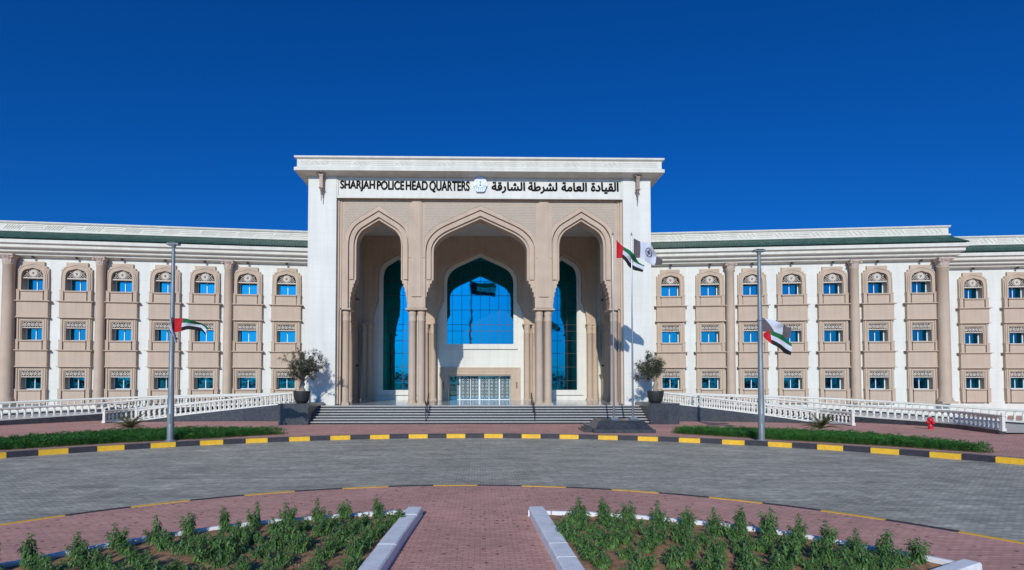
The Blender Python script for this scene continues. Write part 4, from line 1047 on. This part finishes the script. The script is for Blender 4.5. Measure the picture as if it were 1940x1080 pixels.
for row in range(8):
    d=0.40+0.57*row; m=16 if row==0 else 17-int(row*1.6)
    for i in range(m):
        p=lerp_arc((i+0.62)/(m+0.2)); q=p+(cR-p).normalized()*d
        if row: q+=Vector((random.uniform(-.07,.07),random.uniform(-.08,.08)))
        if q.x>1.62 and q.y>7.2 and not (q.x>5.2 and q.y<8.0+ (q.x-5.4)*0.55+0.35):
            if row==0: shrub(q.x,q.y,'leafy young shrub in the back row of the right bed, along its white kerb','young shrubs in the back row of the right bed',cnt,random.uniform(0.9,1.08))
            else: shrub(q.x,q.y,'low leafy young shrub in the soil of the right bed, before its back row','young shrubs in the front rows of the right bed',cnt,random.uniform(0.8,1.15))
            cnt+=1
# ---------------------------------------------------------------- what the mirror glass sees behind the camera
random.seed(21)
lf=MB()
for k in range(110):
    x=-150+300*(k+random.random())/110; y=-150+random.uniform(-14,14); h=random.uniform(5.0,8.5); w=random.uniform(2.5,4.2)
    for q in range(70):
        d=rdir(); d.z=abs(d.z) if random.random()<0.7 else d.z
        p=Vector((x,y,h*0.55))+Vector((d.x*w,d.y*w,d.z*h*0.45))*random.uniform(0.6,1.05)
        leaf(lf,p,rdir(),random.uniform(0.9,1.7),random.uniform(0.7,1.2),0,0.1)
tag(lf.build('distant_trees',M['far']),'dark belt of distant trees mirrored in the ground floor windows','trees',None,'stuff')

root=empty('distant_flagpole',(-3.6,-100,0),'very tall far flagpole mirrored in the central blue window','flagpole')
b=MB(); b.lathe([(0.5,0),(0.4,15),(0.22,43),(0.1,43.5)],seg=12); b.build('pole',M['steel'],root)
b=MB(); nu=16
for i in range(nu):
    for j,z in enumerate((0,1.7,3.4)):
        x0,x1=9.6*i/nu,9.6*(i+1)/nu; w=lambda x:(0.6*math.sin(x*0.9)+0.0,-0.14*x-0.25*math.sin(x*0.6))
        zz=36.6-z; (ya,da),(yb_,db)=w(x0),w(x1)
        b.add([(x0,ya,zz+da),(x1,yb_,zz+db),(x1,yb_,zz-1.7+db),(x0,ya,zz-1.7+da)],[(0,1,2,3)],0 if i<4 else j+1)
o=b.build('distant_flag',UAEM,None,(-3.6,-100,5)); tag(o,'large national flag on the far flagpole mirrored in the central blue window','flag')

random.seed(5)
for k,(x,y,h) in enumerate(((-18.6,-62,5.4),(17.2,-60,5.6),(-30,-70,5.2),(27,-74,5.8))):
    root=empty('date_palm',(x,y,-0.6),'date palm across the road, mirrored in the porch glazing','palm','palms mirrored in the glazing')
    b=MB(); b.lathe([(0.3,0),(0.2,0.5),(0.18,h*0.6),(0.22,h)],seg=10); b.build('trunk',M['bark'],root)
    b=MB()
    for q in range(34):
        a=random.uniform(0,2*PI); e=random.uniform(-0.4,1.2); d=Vector((math.cos(a)*math.cos(e),math.sin(a)*math.cos(e),math.sin(e))); p=Vector((0,0,h)); 
        for w_ in range(6):
            n_=p+d*0.38; leaf(b,p,d,0.42,0.28,0,0.02); p=n_; d=(d+Vector((0,0,-0.17))).normalized()
    b.build('fronds',M['far'],root)
for x,lab in ((-19.3,'left'),(18.4,'right')):
    root=empty('street_lamp',(x,-60,-0.6),'street lamp across the road, mirrored in the %s porch window'%lab,'street lamp','street lamps mirrored in the glazing')
    b=MB(); b.lathe([(0.16,0),(0.12,6),(0.08,10.6)],seg=8); b.build('pole',M['steel'],root)
    b=MB(); b.box(-0.1,1.0,-0.15,0.15,10.5,10.62); b.build('lamp_head',M['steel'],root)
